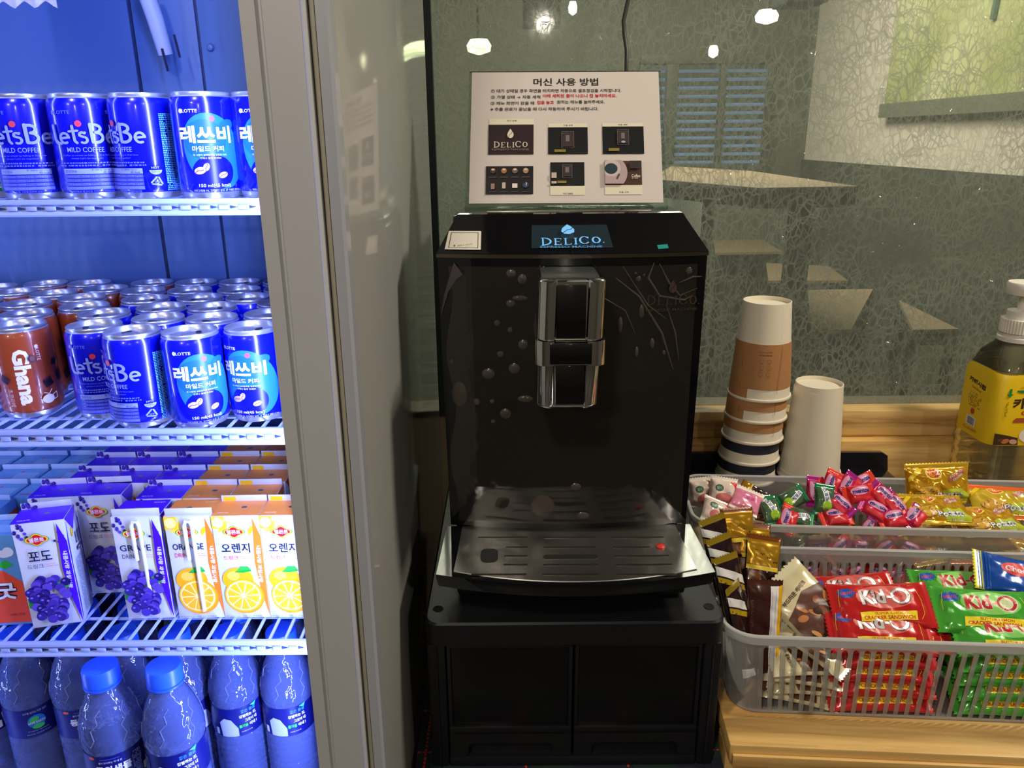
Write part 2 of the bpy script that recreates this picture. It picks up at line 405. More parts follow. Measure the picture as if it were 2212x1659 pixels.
# louvred shutter on the far wall
t = empty('window_shutter', (0, 4.33, 0), 'louvred shutter window glowing pale blue between its slats on the far wall', 'window shutter')
fm = mat('#3a3d33', .6); slat = mat('#30352f', .6)
sx = [at(u, 240, 4.27).x for u in (1380, 1388, 1437, 1462, 1552, 1566, 1654, 1664)]; sz0, sz1 = at(1500, 354, 4.27).z, at(1500, 138, 4.27).z
mb = MB()
for k in (0, 2, 4, 6): mb.box((sx[k], -.06, sz0), (sx[k + 1], -.02, sz1), fm, .003)
mb.box((sx[0], -.06, sz1 + .0005), (sx[7], -.02, sz1 + .04), fm, .003); mb.box((sx[0], -.06, sz0 - .04), (sx[7], -.02, sz0 - .0005), fm, .003); mb.build('frame', t)
mb = MB(); st_ = (sz1 - sz0) / 12
for k2 in (1, 3, 5):
    for k in range(12): mb.box((sx[k2], -.05, sz0 + (k + .38) * st_), (sx[k2 + 1], -.045, sz0 + (k + 1) * st_), slat)
mb.build('louvre_slats', t)
mb = MB(); mb.box((sx[0] + .01, -.012, sz0), (sx[7] - .01, -.006, sz1), mat('#8fb6ea', .9, emit=.55)); mb.build('pane', t)
# yellow-green painting on the side wall
t = empty('picture', (1.60, 3.0, .30), 'large yellow-green picture in a grey frame on the white far wall', 'picture')
m = bpy.data.materials.new('canvas_print'); m.use_nodes = True; N = m.node_tree.nodes; L = m.node_tree.links; b = N['Principled BSDF']; b.inputs['Roughness'].default_value = .8
tx = N.new('ShaderNodeTexNoise'); tx.inputs['Scale'].default_value = 3; c = N.new('ShaderNodeTexCoord'); L.new(c.outputs['Object'], tx.inputs[0]); r = N.new('ShaderNodeValToRGB')
r.color_ramp.elements[0].color = lin('#a2a468'); r.color_ramp.elements[0].position = .35; r.color_ramp.elements[1].color = lin('#d2cfa4'); r.color_ramp.elements[1].position = .7; L.new(tx.outputs[0], r.inputs[0]); L.new(r.outputs[0], b.inputs['Base Color'])
mb = MB(); mb.box((-.03, -1.35, -.18), (-.012, .42, .62), m); mb.tube([(-.034, .0 - .28, .05), (-.034, -.30, .35)], .012, mat('#4f6b5c', .7)); mb.build('canvas', t)
mb = MB(); mb.box((-.04, -1.38, -.235), (-.001, .44, -.18), mat('#6a6d5c', .6)); mb.box((-.0119, -1.37, -.18), (-.001, .43, .63), mat('#6a6d5c', .6)); mb.build('frame', t)
# small lit spots at the glass, built as glowing bulbs beyond it
def bulb(x, y, z, r, lab, colr='#fff0cf', e=14):
    o = empty('lamp_spot', (x, y, z), lab, 'lamp')
    mb = MB(); mb.lathe([(r * .2, 0), (r * .9, .01), (r, .03), (r * .7, .05)], mat(colr, .5, emit=e), 20, cap0=True, cap1=True); mb.build('bulb', o)
    mb = MB(); mb.tube([(0, 0, .0505), (0, 0, 1.10 - z)], .006, blk); mb.build('cord', o)
p = at(1655, 52, 3.3); bulb(p.x, 3.3, p.z, .045, 'brightest warm lamp spot in the glass, above the shutter')
p = at(1540, 125, 3.7); bulb(p.x, 3.7, p.z, .022, 'small warm lamp spot in the glass just above the shutter')
p = at(1035, 118, 3.0); bulb(p.x, 3.0, p.z, .045, 'wide warm lamp spot in the glass left of the instruction sign', '#f3ffca', 7)
p = at(1237, 33, 3.4); bulb(p.x, 3.4, p.z, .018, 'tiny pale lamp spot in the glass above the instruction sign', '#e8f4ff', 7)
t = empty('wall_cabinet', (0, 0, 0), 'dark hanging box seen through the glass at the top edge above the sign', 'cabinet')
a = at(1130, 50, 2.6); b2 = at(1212, 50, 2.6)
mb = MB(); mb.box((a.x, 2.6, a.z), (b2.x, 2.75, 1.099), mat('#26302b', .6), .004); mb.build('body', t)
o = empty('hanging_box', (0, 0, 0), 'small dark fixture at the top edge above the brightest lamp', 'fixture')
a = at(1700, 5, 2.6); b2 = at(1790, 5, 2.6); mb = MB(); mb.box((a.x, 2.6, a.z), (b2.x, 2.75, 1.099), mat('#26302b', .6), .004); mb.build('body', o)
t = empty('display_counter', (.95, 3.4, 0), 'pale grey counter with two bright glints standing beneath the bar table', 'counter')
mb = MB(); mb.box((at(1400, 500, 3.2).x - .95, -.2, -1.449), (at(1521, 500, 3.2).x - .95, .3, at(1480, 398, 3.2).z), mat('#8b9088', .4), .004); mb.build('body', t)
for k, (u, v) in enumerate(((1495, 403), (1560, 420))):
    p = at(u, v, 3.19); mb = MB(); q = Matrix.Translation(p - Vector((.95, 3.4, 0))) @ Matrix.Rotation(.45, 4, 'Y')
    mb.box((-.03, -.012, -.010), (.03, -.002, .010), mat('#cfe4ff', .5, emit=7), .003, M=q); mb.build('glint_patch', t)  # reflected glints, added as small glowing patches
# ------------------------------------------------------------------ display cooler
enamel = mat('#c2c2c8', .35, coat=.3); steelw = mat('#a3b6f2', .35); wallb = mat('#4a6ca8', .5); grey = mat('#a09a88', .45)  # steelw: white shelf colour with the blue light cast put in
sidep = mat('#a4a4a2', .09, spec=.6)
fr_ = empty('display_cooler', (0, 0, 0), 'grey upright display cooler lit blue inside, stocked with canned and boxed drinks', 'refrigerator')
ZB, ZT = -1.40, .62
mb = MB()
mb.prism([(-.1690, .5475), (-.1708, .536), (-.1690, .5305), (-.1590, .530), (-.1575, .5335), (-.1562, .5335), (-.1545, .530), (-.1305, .5292), (-.1287, .5275), (-.1270, .5292), (-.1268, .5455)], ZB, ZT, enamel)
mb.build('door_jamb', fr_)
mb = MB(); mb.prism([(-.1262, .546), (-.1262, .535), (-.1230, .535), (-.1230, .546)], ZB, ZT, grey); mb.build('gasket_channel', fr_)
mb = MB(); mb.prism([(-.1226, .546), (-.1222, .5335), (-.1150, .5330), (-.1128, .5345), (-.1124, .546)], ZB, ZT, mat('#adb0ba', .3, coat=.4)); mb.build('corner_trim', fr_)
mb = MB(); mb.box((-.1290, .5465, ZB), (-.1130, 1.12, ZT), sidep, .0012); mb.build('side_panel', fr_)
mb = MB(); mb.box((-.1900, .604, -.71), (-.1880, .905, .50), wallb); mb.box((-.742, .56, -.71), (-.740, .905, .50), wallb)
mb.box((-.1870, .6040, ZB), (-.1295, 1.115, ZT), enamel); mb.build('inner_walls', fr_)
mb = MB()
for x0, x1 in ((-.742, -.4075), (-.4035, -.3365), (-.3335, -.1905)): mb.box((x0, .9051, -.71), (x1, .9085, .50), wallb, .0008)
mb.box((-.742, .9086, -.71), (-.1905, .915, .50), mat('#26355f', .6))
p = at(455, 103, .905)
mb.lathe([(.0001, .004), (.003, .003), (.0045, 0)], wallb, 16); n = 48
mb.v = mb.v[:-n] + [(p.x + a, .905 - c_, p.z + b_) for a, b_, c_ in mb.v[-n:]]
mb.build('back_panel', fr_)
mb = MB(); mb.box((-.742, .53, .50), (-.13, .92, .52), wallb); mb.build('inner_ceiling', fr_)
mb = MB(); mb.box((-.742, .535, -.71), (-.1905, .915, -.6755), steelw, .002); mb.build('inner_floor', fr_)
# drain hose hanging against the back
mb = MB(); P0 = at(310, -30, .875); P1 = at(335, 40, .878); P2 = at(358, 118, .885)
mb.tube([P0, P1, P2], [.0085, .0085, .0075], mat('#aebce4', .5), 16); mb.build('drain_hose', fr_)
mb = MB()
for u, v in ((350, 105), (376, 75)):
    p = at(u, v, .8745); mb.tube([p, p + Vector((.003, 0, -.022))], .0014, mat('#0b1440', .6), 6)
mb.build('hose_clip', fr_)
mb = MB(); mb.box((-.1660, .5480, -.65), (-.1630, .5600, .32), mat('#f4f7ff', .4), .0005); mb.build('led_strip', fr_)
SHZ = {1: -.0455, 2: -.2365, 3: -.4495}
def shelf(z, lipz0, lipz1):
    s_ = MB(); y = .6125; x = -.735
    while x < -.194:
        s_.tube([(x, .616, z - .0016), (x, .895, z - .0016)], .0016, steelw, 6); x += .0148
    for yy in (.66, .75, .84, .893): s_.tube([(-.738, yy, z - .0048), (-.1925, yy, z - .0048)], .0016, steelw, 6)
    s = s_.build('shelf', fr_)
    l_ = MB(); zt, zb = lipz1, lipz0; h = zt - zb
    prof = [(.6165, zt - .001), (.6150, zt), (.6115, zt), (.6108, zt - .001), (.6108, zt - h * .25), (.6128, zt - h * .36), (.6128, zt - h * .66), (.6112, zt - h * .76), (.6104, zb + .0015), (.6112, zb), (.6150, zb), (.6165, zb + .001)]
    l_.loft([[(X, a, b) for a, b in prof] for X in (-.738, -.1915)], steelw)
    x = -.728
    while x < -.20:
        l_.prism([(x, zt - h * .42), (x + .0052, zt - h * .52), (x, zt - h * .60)], .6118, .6127, mat('#1c2c78', .7), 'y'); l_.box((x - .0088, .6109, zt - h * .66), (x - .0006, .6127, zt - h * .40), steelw, .0008); x += .0150
    l_.build('price_rail', s)
shelf(SHZ[1], -.0560, -.0432); shelf(SHZ[2], -.2490, -.2340); shelf(SHZ[3], -.4620, -.4470)
# scalloped paper edging hanging at the top
mb = MB(); p = at(0, 20, .72)
for r_ in range(3):
    vs = []; fs = []; n = 90
    for k in range(n + 1):
        x = -.60 + (at(122 - 6 * r_, 8, .72 + .012 * r_).x + .60) * k / n; wv = abs(math.sin(k * .42)) * .006
        vs += [(x, .72 + .012 * r_ + .002 * math.sin(k * .84), p.z + wv + .0045 * r_), (x, .72 + .012 * r_ + .0015, .4995)]
    fs = [(2 * k, 2 * k + 2, 2 * k + 3, 2 * k + 1) for k in range(n)]
    mb.add(vs, fs, mat('#e8e2ea', .8))
o = mb.build('paper_valance', fix=False); sm = o.modifiers.new('s', 'SOLIDIFY'); sm.thickness = .0008
tag(o, 'scalloped white paper edging hanging in the top left corner of the cooler', 'paper edging')
# ------------------------------------------------------------------ cans
silver = mat('#c2c8dc', .30, .75); inkw = mat('#e4e8fa', .4); red = mat('#d8324a', .4)
def can_parts(root, body, r, h):
    mb = MB(); mb.lathe([(.0001, h - .0045), (r * .62, h - .0045), (r * .70, h - .0052), (r * .82, h - .0052), (r * .85, h - .0008), (r * .89, h), (r * .915, h - .0008), (r * .905, h - .002), (r * .90, h - .0028)], silver, 40)
    mb.build('lid', root, 50)
    lid = root.children[-1] if root.children else None
    mb = MB(); q = [(r * .10 * math.cos(a) + r * .28, r * .2 * math.sin(a)) for a in [2 * pi * k / 14 for k in range(14)]]
    pts = [(r * (.05 + .33 * math.cos(a)), r * .22 * math.sin(a)) for a in [2 * pi * k / 18 for k in range(18)]]
    mb.prism(pts, h - .0044, h - .0030, silver); mb.prism(q, h - .0030, h - .0026, mat('#5c6068', .4, 1.0)); mb.build('pull_tab', root)
def bean(A, x, y, s, rot, c1, c2):
    A.ell(x, y, s, s * .66, c1, rot); c, q = math.cos(rot), math.sin(rot)
    A.stroke([(x + a * c - b * q, y + a * q + b * c) for a, b in ((-s * .85, -s * .12), (-.3 * s, .1 * s), (.3 * s, -.1 * s), (s * .85, .12 * s))], s * .13, c2)
MMM = .001
def scaleart(A, k=MMM):
    for i, (ly, m, ts) in enumerate(A.t): A.t[i] = (ly, m, [[(x * k, y * k) for x, y in t] for t in ts])
    return A
LX = -78
def blue_can_art():
    A = Art(); cy = mat('#2374e0', .35); bl = mat('#0a10c8', .3); lav = mat('#6573e4', .4); pk = mat('#e0506a', .4); bn = mat('#c9a9c8', .5); bn2 = mat('#5a3a6e', .5)
    A.ell(8, 40, 24, 33, cy, .25, 36); A.ell(1, 50, 17, 17, mat('#1a63e6', .35), 0, 30); A.ell(5, 22, 17, 15, bl, .3, 30); A.ell(20, 62, 7, 5, mat('#1a63e6', .35), .4)
    A.ell(-15.5, 74, 1.6, 1.9, inkw); A.text('LOTTE', -8, 74, 2.9, inkw, bold=.01, w=12)
    A.ell(8, 67.5, 2.3, 2.5, pk); A.text('레', -12, 54.5, 14.5, inkw, bold=.035, w=13); A.text('쓰', 2.4, 54, 13, inkw, bold=.035, w=13.5); A.text('비', 16.5, 54.5, 14.5, inkw, bold=.035, w=12)
    A.text('마일드 커피', 3, 42.5, 4.8, inkw, w=24, bold=.02)
    A.text('첫 사랑의 설레임처럼 달콤한 커피,', 4, 37.2, 1.7, inkw, w=26); A.text('언제나 함께 하세요!', 4, 34.6, 1.7, inkw, w=16)
    bean(A, -5, 24, 4.6, .25, bn, bn2); bean(A, 0, 27, 3.6, 1.2, bn, bn2); bean(A, 12, 20, 3.8, .45, bn, bn2)
    A.text('150 ml(45 kcal)', 5, 10.8, 3.6, inkw, w=24, bold=.01); A.text('커피고형분 1%, 고카페인 함유, 총 카페인 함량 63 mg', 9, 6.6, 2.5, inkw, w=42)
    x = LX
    A.ell(x - 21, 74, 1.6, 1.9, lav); A.text('LOTTE', x - 13, 74, 2.9, lav, w=12, bold=.01)
    pk2 = mat('#e04058', .4); lw = 3.0; W2 = mat('#8f9ff2', .4)
    A.ell(x - 2.5, 64.5, 2.4, 2.7, pk2); A.text('?', x - 2.5, 64.5, .01, pk2) if False else None
    A.stroke([(x - 23, 63), (x - 22.5, 52), (x - 21, 48.5), (x - 17, 48)], lw * .8, W2)
    def arc(cx, cyy, rx, ry, a0, a1, n=10): return [(cx + rx * math.cos(a0 + (a1 - a0) * k / n), cyy + ry * math.sin(a0 + (a1 - a0) * k / n)) for k in range(n + 1)]
    A.stroke([(x - 17.3, 52.2), (x - 10.8, 53)] + arc(x - 13.8, 52.4, 3.4, 4.2, .1, 5.2, 12), 2.0, W2)
    A.stroke([(x - 7, 62.5), (x - 6.4, 50), (x - 5, 48.3)], 2.1, W2); A.stroke([(x - 9.8, 58), (x - 3.6, 58.6)], 1.8, W2)
    A.stroke([(x + 1.2, 57)] + arc(x - .8, 55.2, 1.9, 1.9, .6, 3.6, 6) + arc(x - .2, 50.8, 2.4, 2.6, 1.6, -2.2, 9), 1.9, W2)
    A.stroke([(x + 5.5, 64), (x + 6, 49)], 2.6, W2); A.stroke([(x + 5.5, 63.5)] + arc(x + 8, 60.3, 4.4, 3.3, 1.4, -1.4, 8) + arc(x + 8.5, 52.8, 5, 4.2, 1.4, -1.5, 9) + [(x + 6, 48.8)], 2.4, W2)
    A.stroke([(x + 16.6, 52.2), (x + 23, 53)] + arc(x + 20, 52.4, 3.4, 4.2, .1, 5.2, 12), 2.0, W2)
    A.text('MILD COFFEE', x, 42.5, 4.2, W2, w=26, bold=.005)
    A.text('Coffee as sweet as falling in first love', x, 37.6, 1.7, lav, w=34); A.text('always Let\'s be together!', x, 35, 1.7, lav, w=22)
    A.greek(x - 22, 27.5, x + 22, 32.3, 2.2, lav, .93)
    A.rect(x, 24, 37, 4.6, W2); A.text('영양정보', x - 13, 24, 2.6, bl, w=9); A.text('총 내용량 150 ml', x + 8, 25.1, 1.5, bl, w=13); A.text('45 kcal', x + 13, 22.9, 1.8, bl, w=7)
    md = mat('#4a55e0', .4)
    for k in range(4):
        y = 19.6 - k * 3.4; A.rect(x, y, 37, 2.9, md if k < 3 else mat('#6a78ea', .4))
        for j in range(3): A.text(random.choice(('나트륨 40 mg 2%', '당류 9 g 9%', '지방 0.8 g 1%', '단백질 1 g 2%')), x - 12.4 + j * 12.3, y, 1.7, W2, w=10.5)
    A.text('직사광선 및 고온을 피하여 보관하십시오', x + 1, 6.5, 1.6, W2, w=30)
    xx = x + 27.5
    A.text('HOT', xx, 26.6, 2.0, W2, bold=.02, w=5.5); A.ell(xx, 24.6, 4.4, 4.0, W2, 0, 14, pi, 2 * pi); A.text('COOL', xx, 23.2, 1.6, bl, w=6)
    for k in range(3):
        a = pi / 2 + k * 2 * pi / 3; b = a + 2 * pi / 3 - .35; cx, cy_ = xx, 14.5
        A.stroke([(cx + 3.9 * math.cos(a), cy_ + 3.9 * math.sin(a)), (cx + 3.9 * math.cos(b), cy_ + 3.9 * math.sin(b))], 1.2, W2)
    A.text('캔류', xx, 14, 1.7, W2, w=3.6); A.text('철', xx, 9, 1.8, W2); A.text('분리배출하세요', xx, 6.6, 1.2, W2, w=7)
    A.greek(x + 34.5, 6, x + 46.5, 73, 1.55, mat('#7ce0ff', .4), .97)
    A.ell(x + 50, 11, 1.6, 2.2, lav); return scaleart(A)
def brown_can_art():
    A = Art(); w = mat('#f4efff', .4); dk = mat('#1a0f22', .4); dk2 = mat('#3b2440', .3); lt = mat('#d8a8a8', .5)
    A.text('Ghana', 0, 42, 13.5, w, -pi / 2, .045, w=56); A.text('초코라떼', -13.5, 22, 4.6, lt, -pi / 2, .02, w=18); A.greek(-19, 10, -17.5, 36, 1.2, lt)
    A.ell(13.5, 71, 1.6, 1.9, w); A.text('LOTTE', 13.8, 63, 3, w, -pi / 2, .01, w=12); A.text('Chocolate Latte', 8.5, 45, 2.4, mat('#7a3a3a', .5), -pi / 2, w=26)
    def cube(x, y, s, r_):
        c, q = math.cos(r_), math.sin(r_)
        T = lambda L_: [(x + a * c * s - b * q * s, y + a * q * s + b * c * s) for a, b in L_]
        A.poly(T([(-1, -1), (1, -1), (1, .7), (-1, .7)]), dk); A.poly(T([(-1, .7), (1, .7), (1.25, 1.1), (-.7, 1.1)]), dk2); A.stroke(T([(-.7, -.7), (-.7, .4)]), .4, dk2)
    cube(18, 33, 4.2, .35); cube(28, 52, 3.2, -.3); cube(33, 36, 4.6, .2); cube(-23, 57, 3.6, .3); cube(60, 56, 3.6, .4); cube(-30, 30, 4, -.3); cube(55, 22, 4, .2)
    A.poly([(-17, 47), (-11, 42), (-14, 36), (-19, 40)], dk2); A.ell(8, 60, 3, 3.6, dk2); A.ell(8.5, 60, 2, 2.6, mat('#7a4038', .5))
    for x in (15, 70):
        A.ell(x, 17, 5, 4.6, w); A.stroke([(x + 4, 20), (x + 8, 22), (x + 8, 16), (x + 4, 15)], .7, w); A.stroke([(x - 3, 24), (x + 1, 22), (x + 4, 26)], .7, w)
    for k, ch in enumerate('가나초코'): A.text(ch, 78, 68 - k * 15.5 - (4 if k > 1 else 0), 12, w, -pi / 2, .04, w=12)
    A.ell(88, 71, 1.6, 1.9, w); A.text('LOTTE', 88, 63, 3, w, -pi / 2, .01, w=12)
    for i, (l, m, ts) in enumerate(A.t): pass
    return scaleart(A)
CR, CH = .0250, .082
def make_can(kind):
    root = empty('beverage_can', (0, 0, -5), '', 'can')
    base = mat('#0810d0', .22, coat=.6) if kind == 'blue' else mat('#a04424', .28, coat=.5)
    if kind == 'green': base = mat('#1c8a4a', .25, coat=.5)
    mb = MB(); r = CR
    mb.lathe([(r * .80, .0), (r * .86, 0), (r * .90, .0015), (r * .93, .005)], silver, 48, cap0=True)
    mb.lathe([(r * .93, .005), (r, .0080), (r, .0725), (r * .975, .0760), (r * .935, .0782)], base, 48)
    mb.lathe([(r * .935, .0782), (r * .905, .0792), (r * .90, CH - .0028)], silver, 48)
    rf = lambda t: r if t > .0080 else r * (.93 + .07 * max(0, t - .005) / .003)
    A = blue_can_art() if kind == 'blue' else brown_can_art() if kind == 'brown' else None
    if kind == 'green':
        A = Art(); A.greek(-14, 8, 14, 20, 2, inkw); A.ell(3, 30, 14, 9, mat('#7ad060', .4)); A.ell(-10, 52, 12, 14, mat('#0d4a2c', .4)); A.text('차', 2, 66, 9, inkw); scaleart(A)
    for i_, (l_, m_, ts_) in enumerate(A.t): A.t[i_] = (l_, m_, [[(x_, .004 + (y_ - .004) * .905) for x_, y_ in t_] for t_ in ts_])
    A.apply(mb, cyl_map(r, rf=rf), .003); mb.build('body', root, 50)
    can_parts(root, None, r, CH); return root
pool = {k: Pool(make_can(k)) for k in ('blue', 'brown', 'green')}
NTH = ['', 'first', 'second', 'third', 'fourth', 'fifth', 'sixth', 'seventh', 'eighth']
def place_can(kind, x, y, z, s0, label, group):
    face = math.atan2(-y, -x) + pi / 2
    return pool[kind].put((x, y, z), (0, 0, face - s0 * .001 / CR), label, group)
# top shelf
TS = [(-10, .700, 'green', 0, 'green drink can at the far left edge of the top shelf'),
      (63, .672, 'blue', LX + 6, 'blue coffee can on top shelf with English lettering, leftmost of the blue ones'),
      (188, .672, 'blue', LX + 1, 'blue coffee can on top shelf with its full English name facing forward'),
      (315, .672, 'blue', LX + 23, 'blue coffee can on top shelf turned to show its dense fine-print column'),
      (447, .664, 'blue', 2, 'blue coffee can on top shelf with complete Korean lettering and coffee beans'),
      (574, .672, 'blue', 2, 'blue coffee can on top shelf cut off by the door frame')]
for u, Y, k, s0, lab in TS:
    p = at(u, 320, Y); place_can(k, p.x, Y, SHZ[1], s0, lab, 'cans on the top shelf')
# middle shelf
zt = SHZ[2] + CH
C2 = []
rows_b = [[(365, 701), (475, 700), (590, 699)], [(300, 684), (408, 680), (519, 678), (622, 678)], [(280, 661), (384, 655), (481, 654), (578, 654)], [(335, 639), (432, 637), (525, 636)], [(388, 620), (484, 616), (566, 615)], [(430, 602), (519, 597), (600, 597)]]
rows_c = [[(46, 694)], [(-22, 664), (108, 668)], [(73, 645), (199, 641)], [(-30, 632), (60, 623), (146, 623), (244, 622)], [(32, 603), (127, 604), (218, 605), (307, 603)], [(30, 587), (104, 587), (193, 587), (272, 587), (364, 585)]]
sb = {(0, 0): LX + 23, (0, 1): 0, (0, 2): 14, (1, 0): LX + 3, (2, 0): LX + 8}
sc = {(0, 0): 3, (1, 1): 26, (2, 1): 82}
for kind, rows, ss in (('blue', rows_b, sb), ('brown', rows_c, sc)):
    for i, row in enumerate(rows):
        for j, (u, v) in enumerate(row):
            p = atz(u, v, zt); C2.append([kind, i, j, len(row), p.x, p.y, ss.get((i, j), random.choice((0, 20, LX, 60)))])
for it in range(400):
    for a in range(len(C2)):
        for b in range(a + 1, len(C2)):
            A_, B_ = C2[a], C2[b]; dx, dy = B_[4] - A_[4], B_[5] - A_[5]; d = math.hypot(dx, dy) or 1e-6; g = .0503 - d
            if g > 0:
                ux, uy = dx / d, dy / d; A_[4] -= ux * g / 2; A_[5] -= uy * g / 2; B_[4] += ux * g / 2; B_[5] += uy * g / 2
    for c_ in C2: c_[5] = min(max(c_[5], .6415), .878); c_[4] = min(c_[4], -.2275); c_[4] = max(c_[4], -.71)
special = {('blue', 0, 0): 'blue coffee can at the front of middle shelf showing its dense fine-print column', ('blue', 0, 1): 'blue coffee can at the front of middle shelf with full Korean lettering',
           ('blue', 0, 2): 'blue coffee can at the front of middle shelf cut off by the door frame', ('brown', 0, 0): 'brown chocolate drink can standing foremost on the middle shelf, big white name upright',
           ('brown', 1, 1): 'brown chocolate drink can with dark cubes just behind the foremost brown can', ('brown', 2, 1): 'brown chocolate drink can wedged behind the cube-patterned one, beside the blue cans'}
for kind, i, j, n, x, y, s0 in C2:
    lab = special.get((kind, i, j))
    if not lab: lab = '%s can on middle shelf, row %s from front, %s from right in its colour' % ({'blue': 'blue coffee', 'brown': 'brown chocolate'}[kind], NTH[i + 1], NTH[n - j])
    place_can(kind, x, y, SHZ[2], s0, lab, {'blue': 'blue coffee cans on the middle shelf', 'brown': 'brown chocolate drink cans on the middle shelf'}[kind])
# ------------------------------------------------------------------ juice cartons
BW, BD, BH = .0452, .0350, .112
def grapes(A, x, y, w, h, seed, n=26):
    rr = random.Random(seed); g = [mat(c, .35) for c in ('#34248a', '#4a34a8', '#241668', '#6048c0')]; hl = mat('#8070d8', .4)
    for k in range(n):
        t = k / n; yy = y + h / 2 - h * t; ww = w * (.5 if t < .08 else 1 - .55 * max(0, t - .35)) / 2; xx = x + rr.uniform(-ww, ww) * .9; r = w * .125
        A.ell(xx, yy, r, r, g[k % 4], n=12)
        if k % 2 == 0: A.ell(xx - r * .3, yy + r * .3, r * .3, r * .25, hl, n=6)
def orange_slice(A, x, y, r):
    A.ell(x, y, r, r, mat('#ffb414', .4), n=28); A.ell(x, y, r * .92, r * .92, mat('#ffe98a', .4), n=28)
    for k in range(10):
        a = 2 * pi * k / 10 + .1; b = a + 2 * pi / 10 - .1; R = r * .82
        A.poly([(x + r * .1 * math.cos((a + b) / 2), y + r * .1 * math.sin((a + b) / 2)), (x + R * math.cos(a), y + R * math.sin(a)), (x + R * math.cos((a + b) / 2) * 1.03, y + R * math.sin((a + b) / 2) * 1.03), (x + R * math.cos(b), y + R * math.sin(b))], mat('#ffb51c', .35))
def logo(A, x, y, s):
    g = mat('#1f9a3c', .4); ye = mat('#ffe22a', .4); rd = mat('#e0182c', .4)
    for m_, k in ((g, 1.18), (ye, 1.1), (rd, .94)):
        A.ell(x, y, s * k, s * .40 * k, m_); A.ell(x, y, s * .52 * k, s * .62 * k, m_)
    A.text('델몬트', x, y, s * .5, inkw, bold=.03, w=s * 1.45)
def juice_art(flav, side):
    A = Art(); ink = mat('#101238', .5); pur = mat('#4a12d8', .35); org = mat('#ff7d1e', .4); main = pur if flav == 'grape' else org; rd = mat('#e0304a', .4); gn = mat('#2eb03a', .4)
    w, h = BW * 1000, BH * 1000
    if side in ('front', 'back'):
        X = w / 2
        if flav == 'grape':
            grapes(A, -X + 7.5, h - 9, 13, 15, 3, 12); grapes(A, X - 7, h - 19, 10, 14, 5, 10)
        else:
            A.ell(-X + 6, h - 8, 9, 9, mat('#ffd23a', .4), n=20, a0=-1.75, a1=.45); A.rect(-X + 6.2, h - 7, 12, 13, mat('#ffc81e', .4)); A.ell(-X + 6, h - 7, 5.5, 5.5, mat('#ffe480', .4))
            A.ell(X - 7, h - 16, 6, 4.4, mat('#ffc21e', .4), .9, 14, 0, pi)
        # side stripe
        A.poly([(X - 8, h - 4), (X - .3, h - 30), (X - .3, 2), (X - 6, 30), (X - 8.5, 60)] if False else [(X - 6.5, h - 2), (X - .2, h - 22), (X - .2, 1), (X - 5.5, 28), (X - 8.8, 62)], main)
        A.text('내몸사랑 과일사랑', X - 4.4, 60, 4.2, inkw, -pi / 2 - .03, .03, w=40)
        logo(A, -2.5, h - 17, 9)
        kor = side == 'front'
        if kor:
            A.text('포도' if flav == 'grape' else '오렌지', -2.5, h - 34, 10, ink, bold=.012, w=20 if flav == 'grape' else 27)
            A.text('드링크', -8, h - 44.5, 4.6, ink if flav == 'grape' else rd, w=14); A.text('Enjoy your', 5, h - 43.3, 1.6, rd, w=9); A.text('healthful days!', 6, h - 45.6, 1.6, rd, w=11)
        else:
            A.text('GRAPE' if flav == 'grape' else 'ORANGE', -3, h - 32, 6.6, ink, w=29, bold=.01); A.text('DRINK', -9, h - 41, 4.6, ink if flav == 'grape' else rd, w=15)
            A.text('Enjoy your', 8, h - 39.6, 1.6, rd, w=9); A.text('healthful days!', 8, h - 42, 1.6, rd, w=11)
        if flav == 'grape':
            A.poly([(-X + 2, 34), (-X + 10, 36), (-X + 12, 28), (-X + 7, 22), (-X + 2, 24)], gn); A.poly([(X - 16, 48), (X - 8, 50), (X - 6, 42), (X - 13, 41)], gn)
            grapes(A, -1.5, 32, 36, 42, 8, 54)
        else:
            A.ell(-4, 44, 15, 13, mat('#ffaa14', .4), n=26); A.ell(-8, 48, 6, 5, mat('#ffc648', .4)); A.poly([(-6, 52), (0, 58), (7, 58), (10, 53), (2, 51)], gn); A.stroke([(-6, 52), (9, 54)], .5, mat('#157a2a', .4))
            A.ell(.5, 25, 19, 19, mat('#ff9a10', .4), n=30); orange_slice(A, -.5, 26, 18)
        A.text('190 ml(95 kcal) · 과즙 10% 혼합음료' if flav != 'grape' else '190 ml(90 kcal) · 포도과즙 10% 혼합음료', -3, 3.2, 2.0, mat('#4a4c66', .5), w=36)
    elif side == 'side':
        X = BD * 500
        A.poly([(-X + .2, h - 22), (-X + 4, h - 2), (-X + 1.5, 60), (-X + 3, 28), (-X + .2, 1)], main)
        A.ell(-4, h - 20, 4, 5, mat('#d8a820', .4)); A.text('1', -4, h - 20, 6, mat('#f4ff60', .4), bold=.05)
        for k in range(14): A.rect(2 + k * .95, h - 30, random.choice((.3, .5, .7)), 12, mat('#303450', .5))
        A.rect(7, h - 41, 14, 4, mat('#20243a', .5)); A.text('소비자상담실', 7, h - 41, 2, inkw, w=11)
        A.greek(-X + 8, 6, X - 2, h - 47, 2.1, mat('#6a7694', .5), .9)
    elif side == 'top':
        A.rect(0, -2, w - .6, BD * 1000 - 5, mat('#5418ff', .35) if flav == 'grape' else mat('#ff9c44', .4)); A.ell(4, 0, 2.8, 2.1, mat('#7f88a8', .3, .6) if flav == 'grape' else mat('#4a4f6a', .3, .4)); A.text(flav.upper(), -13, -11.5, 2.6, mat('#d8c8ff', .5) if flav == 'grape' else mat('#ffe8c0', .5), w=11, bold=.01)  # top inks lightened to make up for dim light on carton tops
    return scaleart(A)
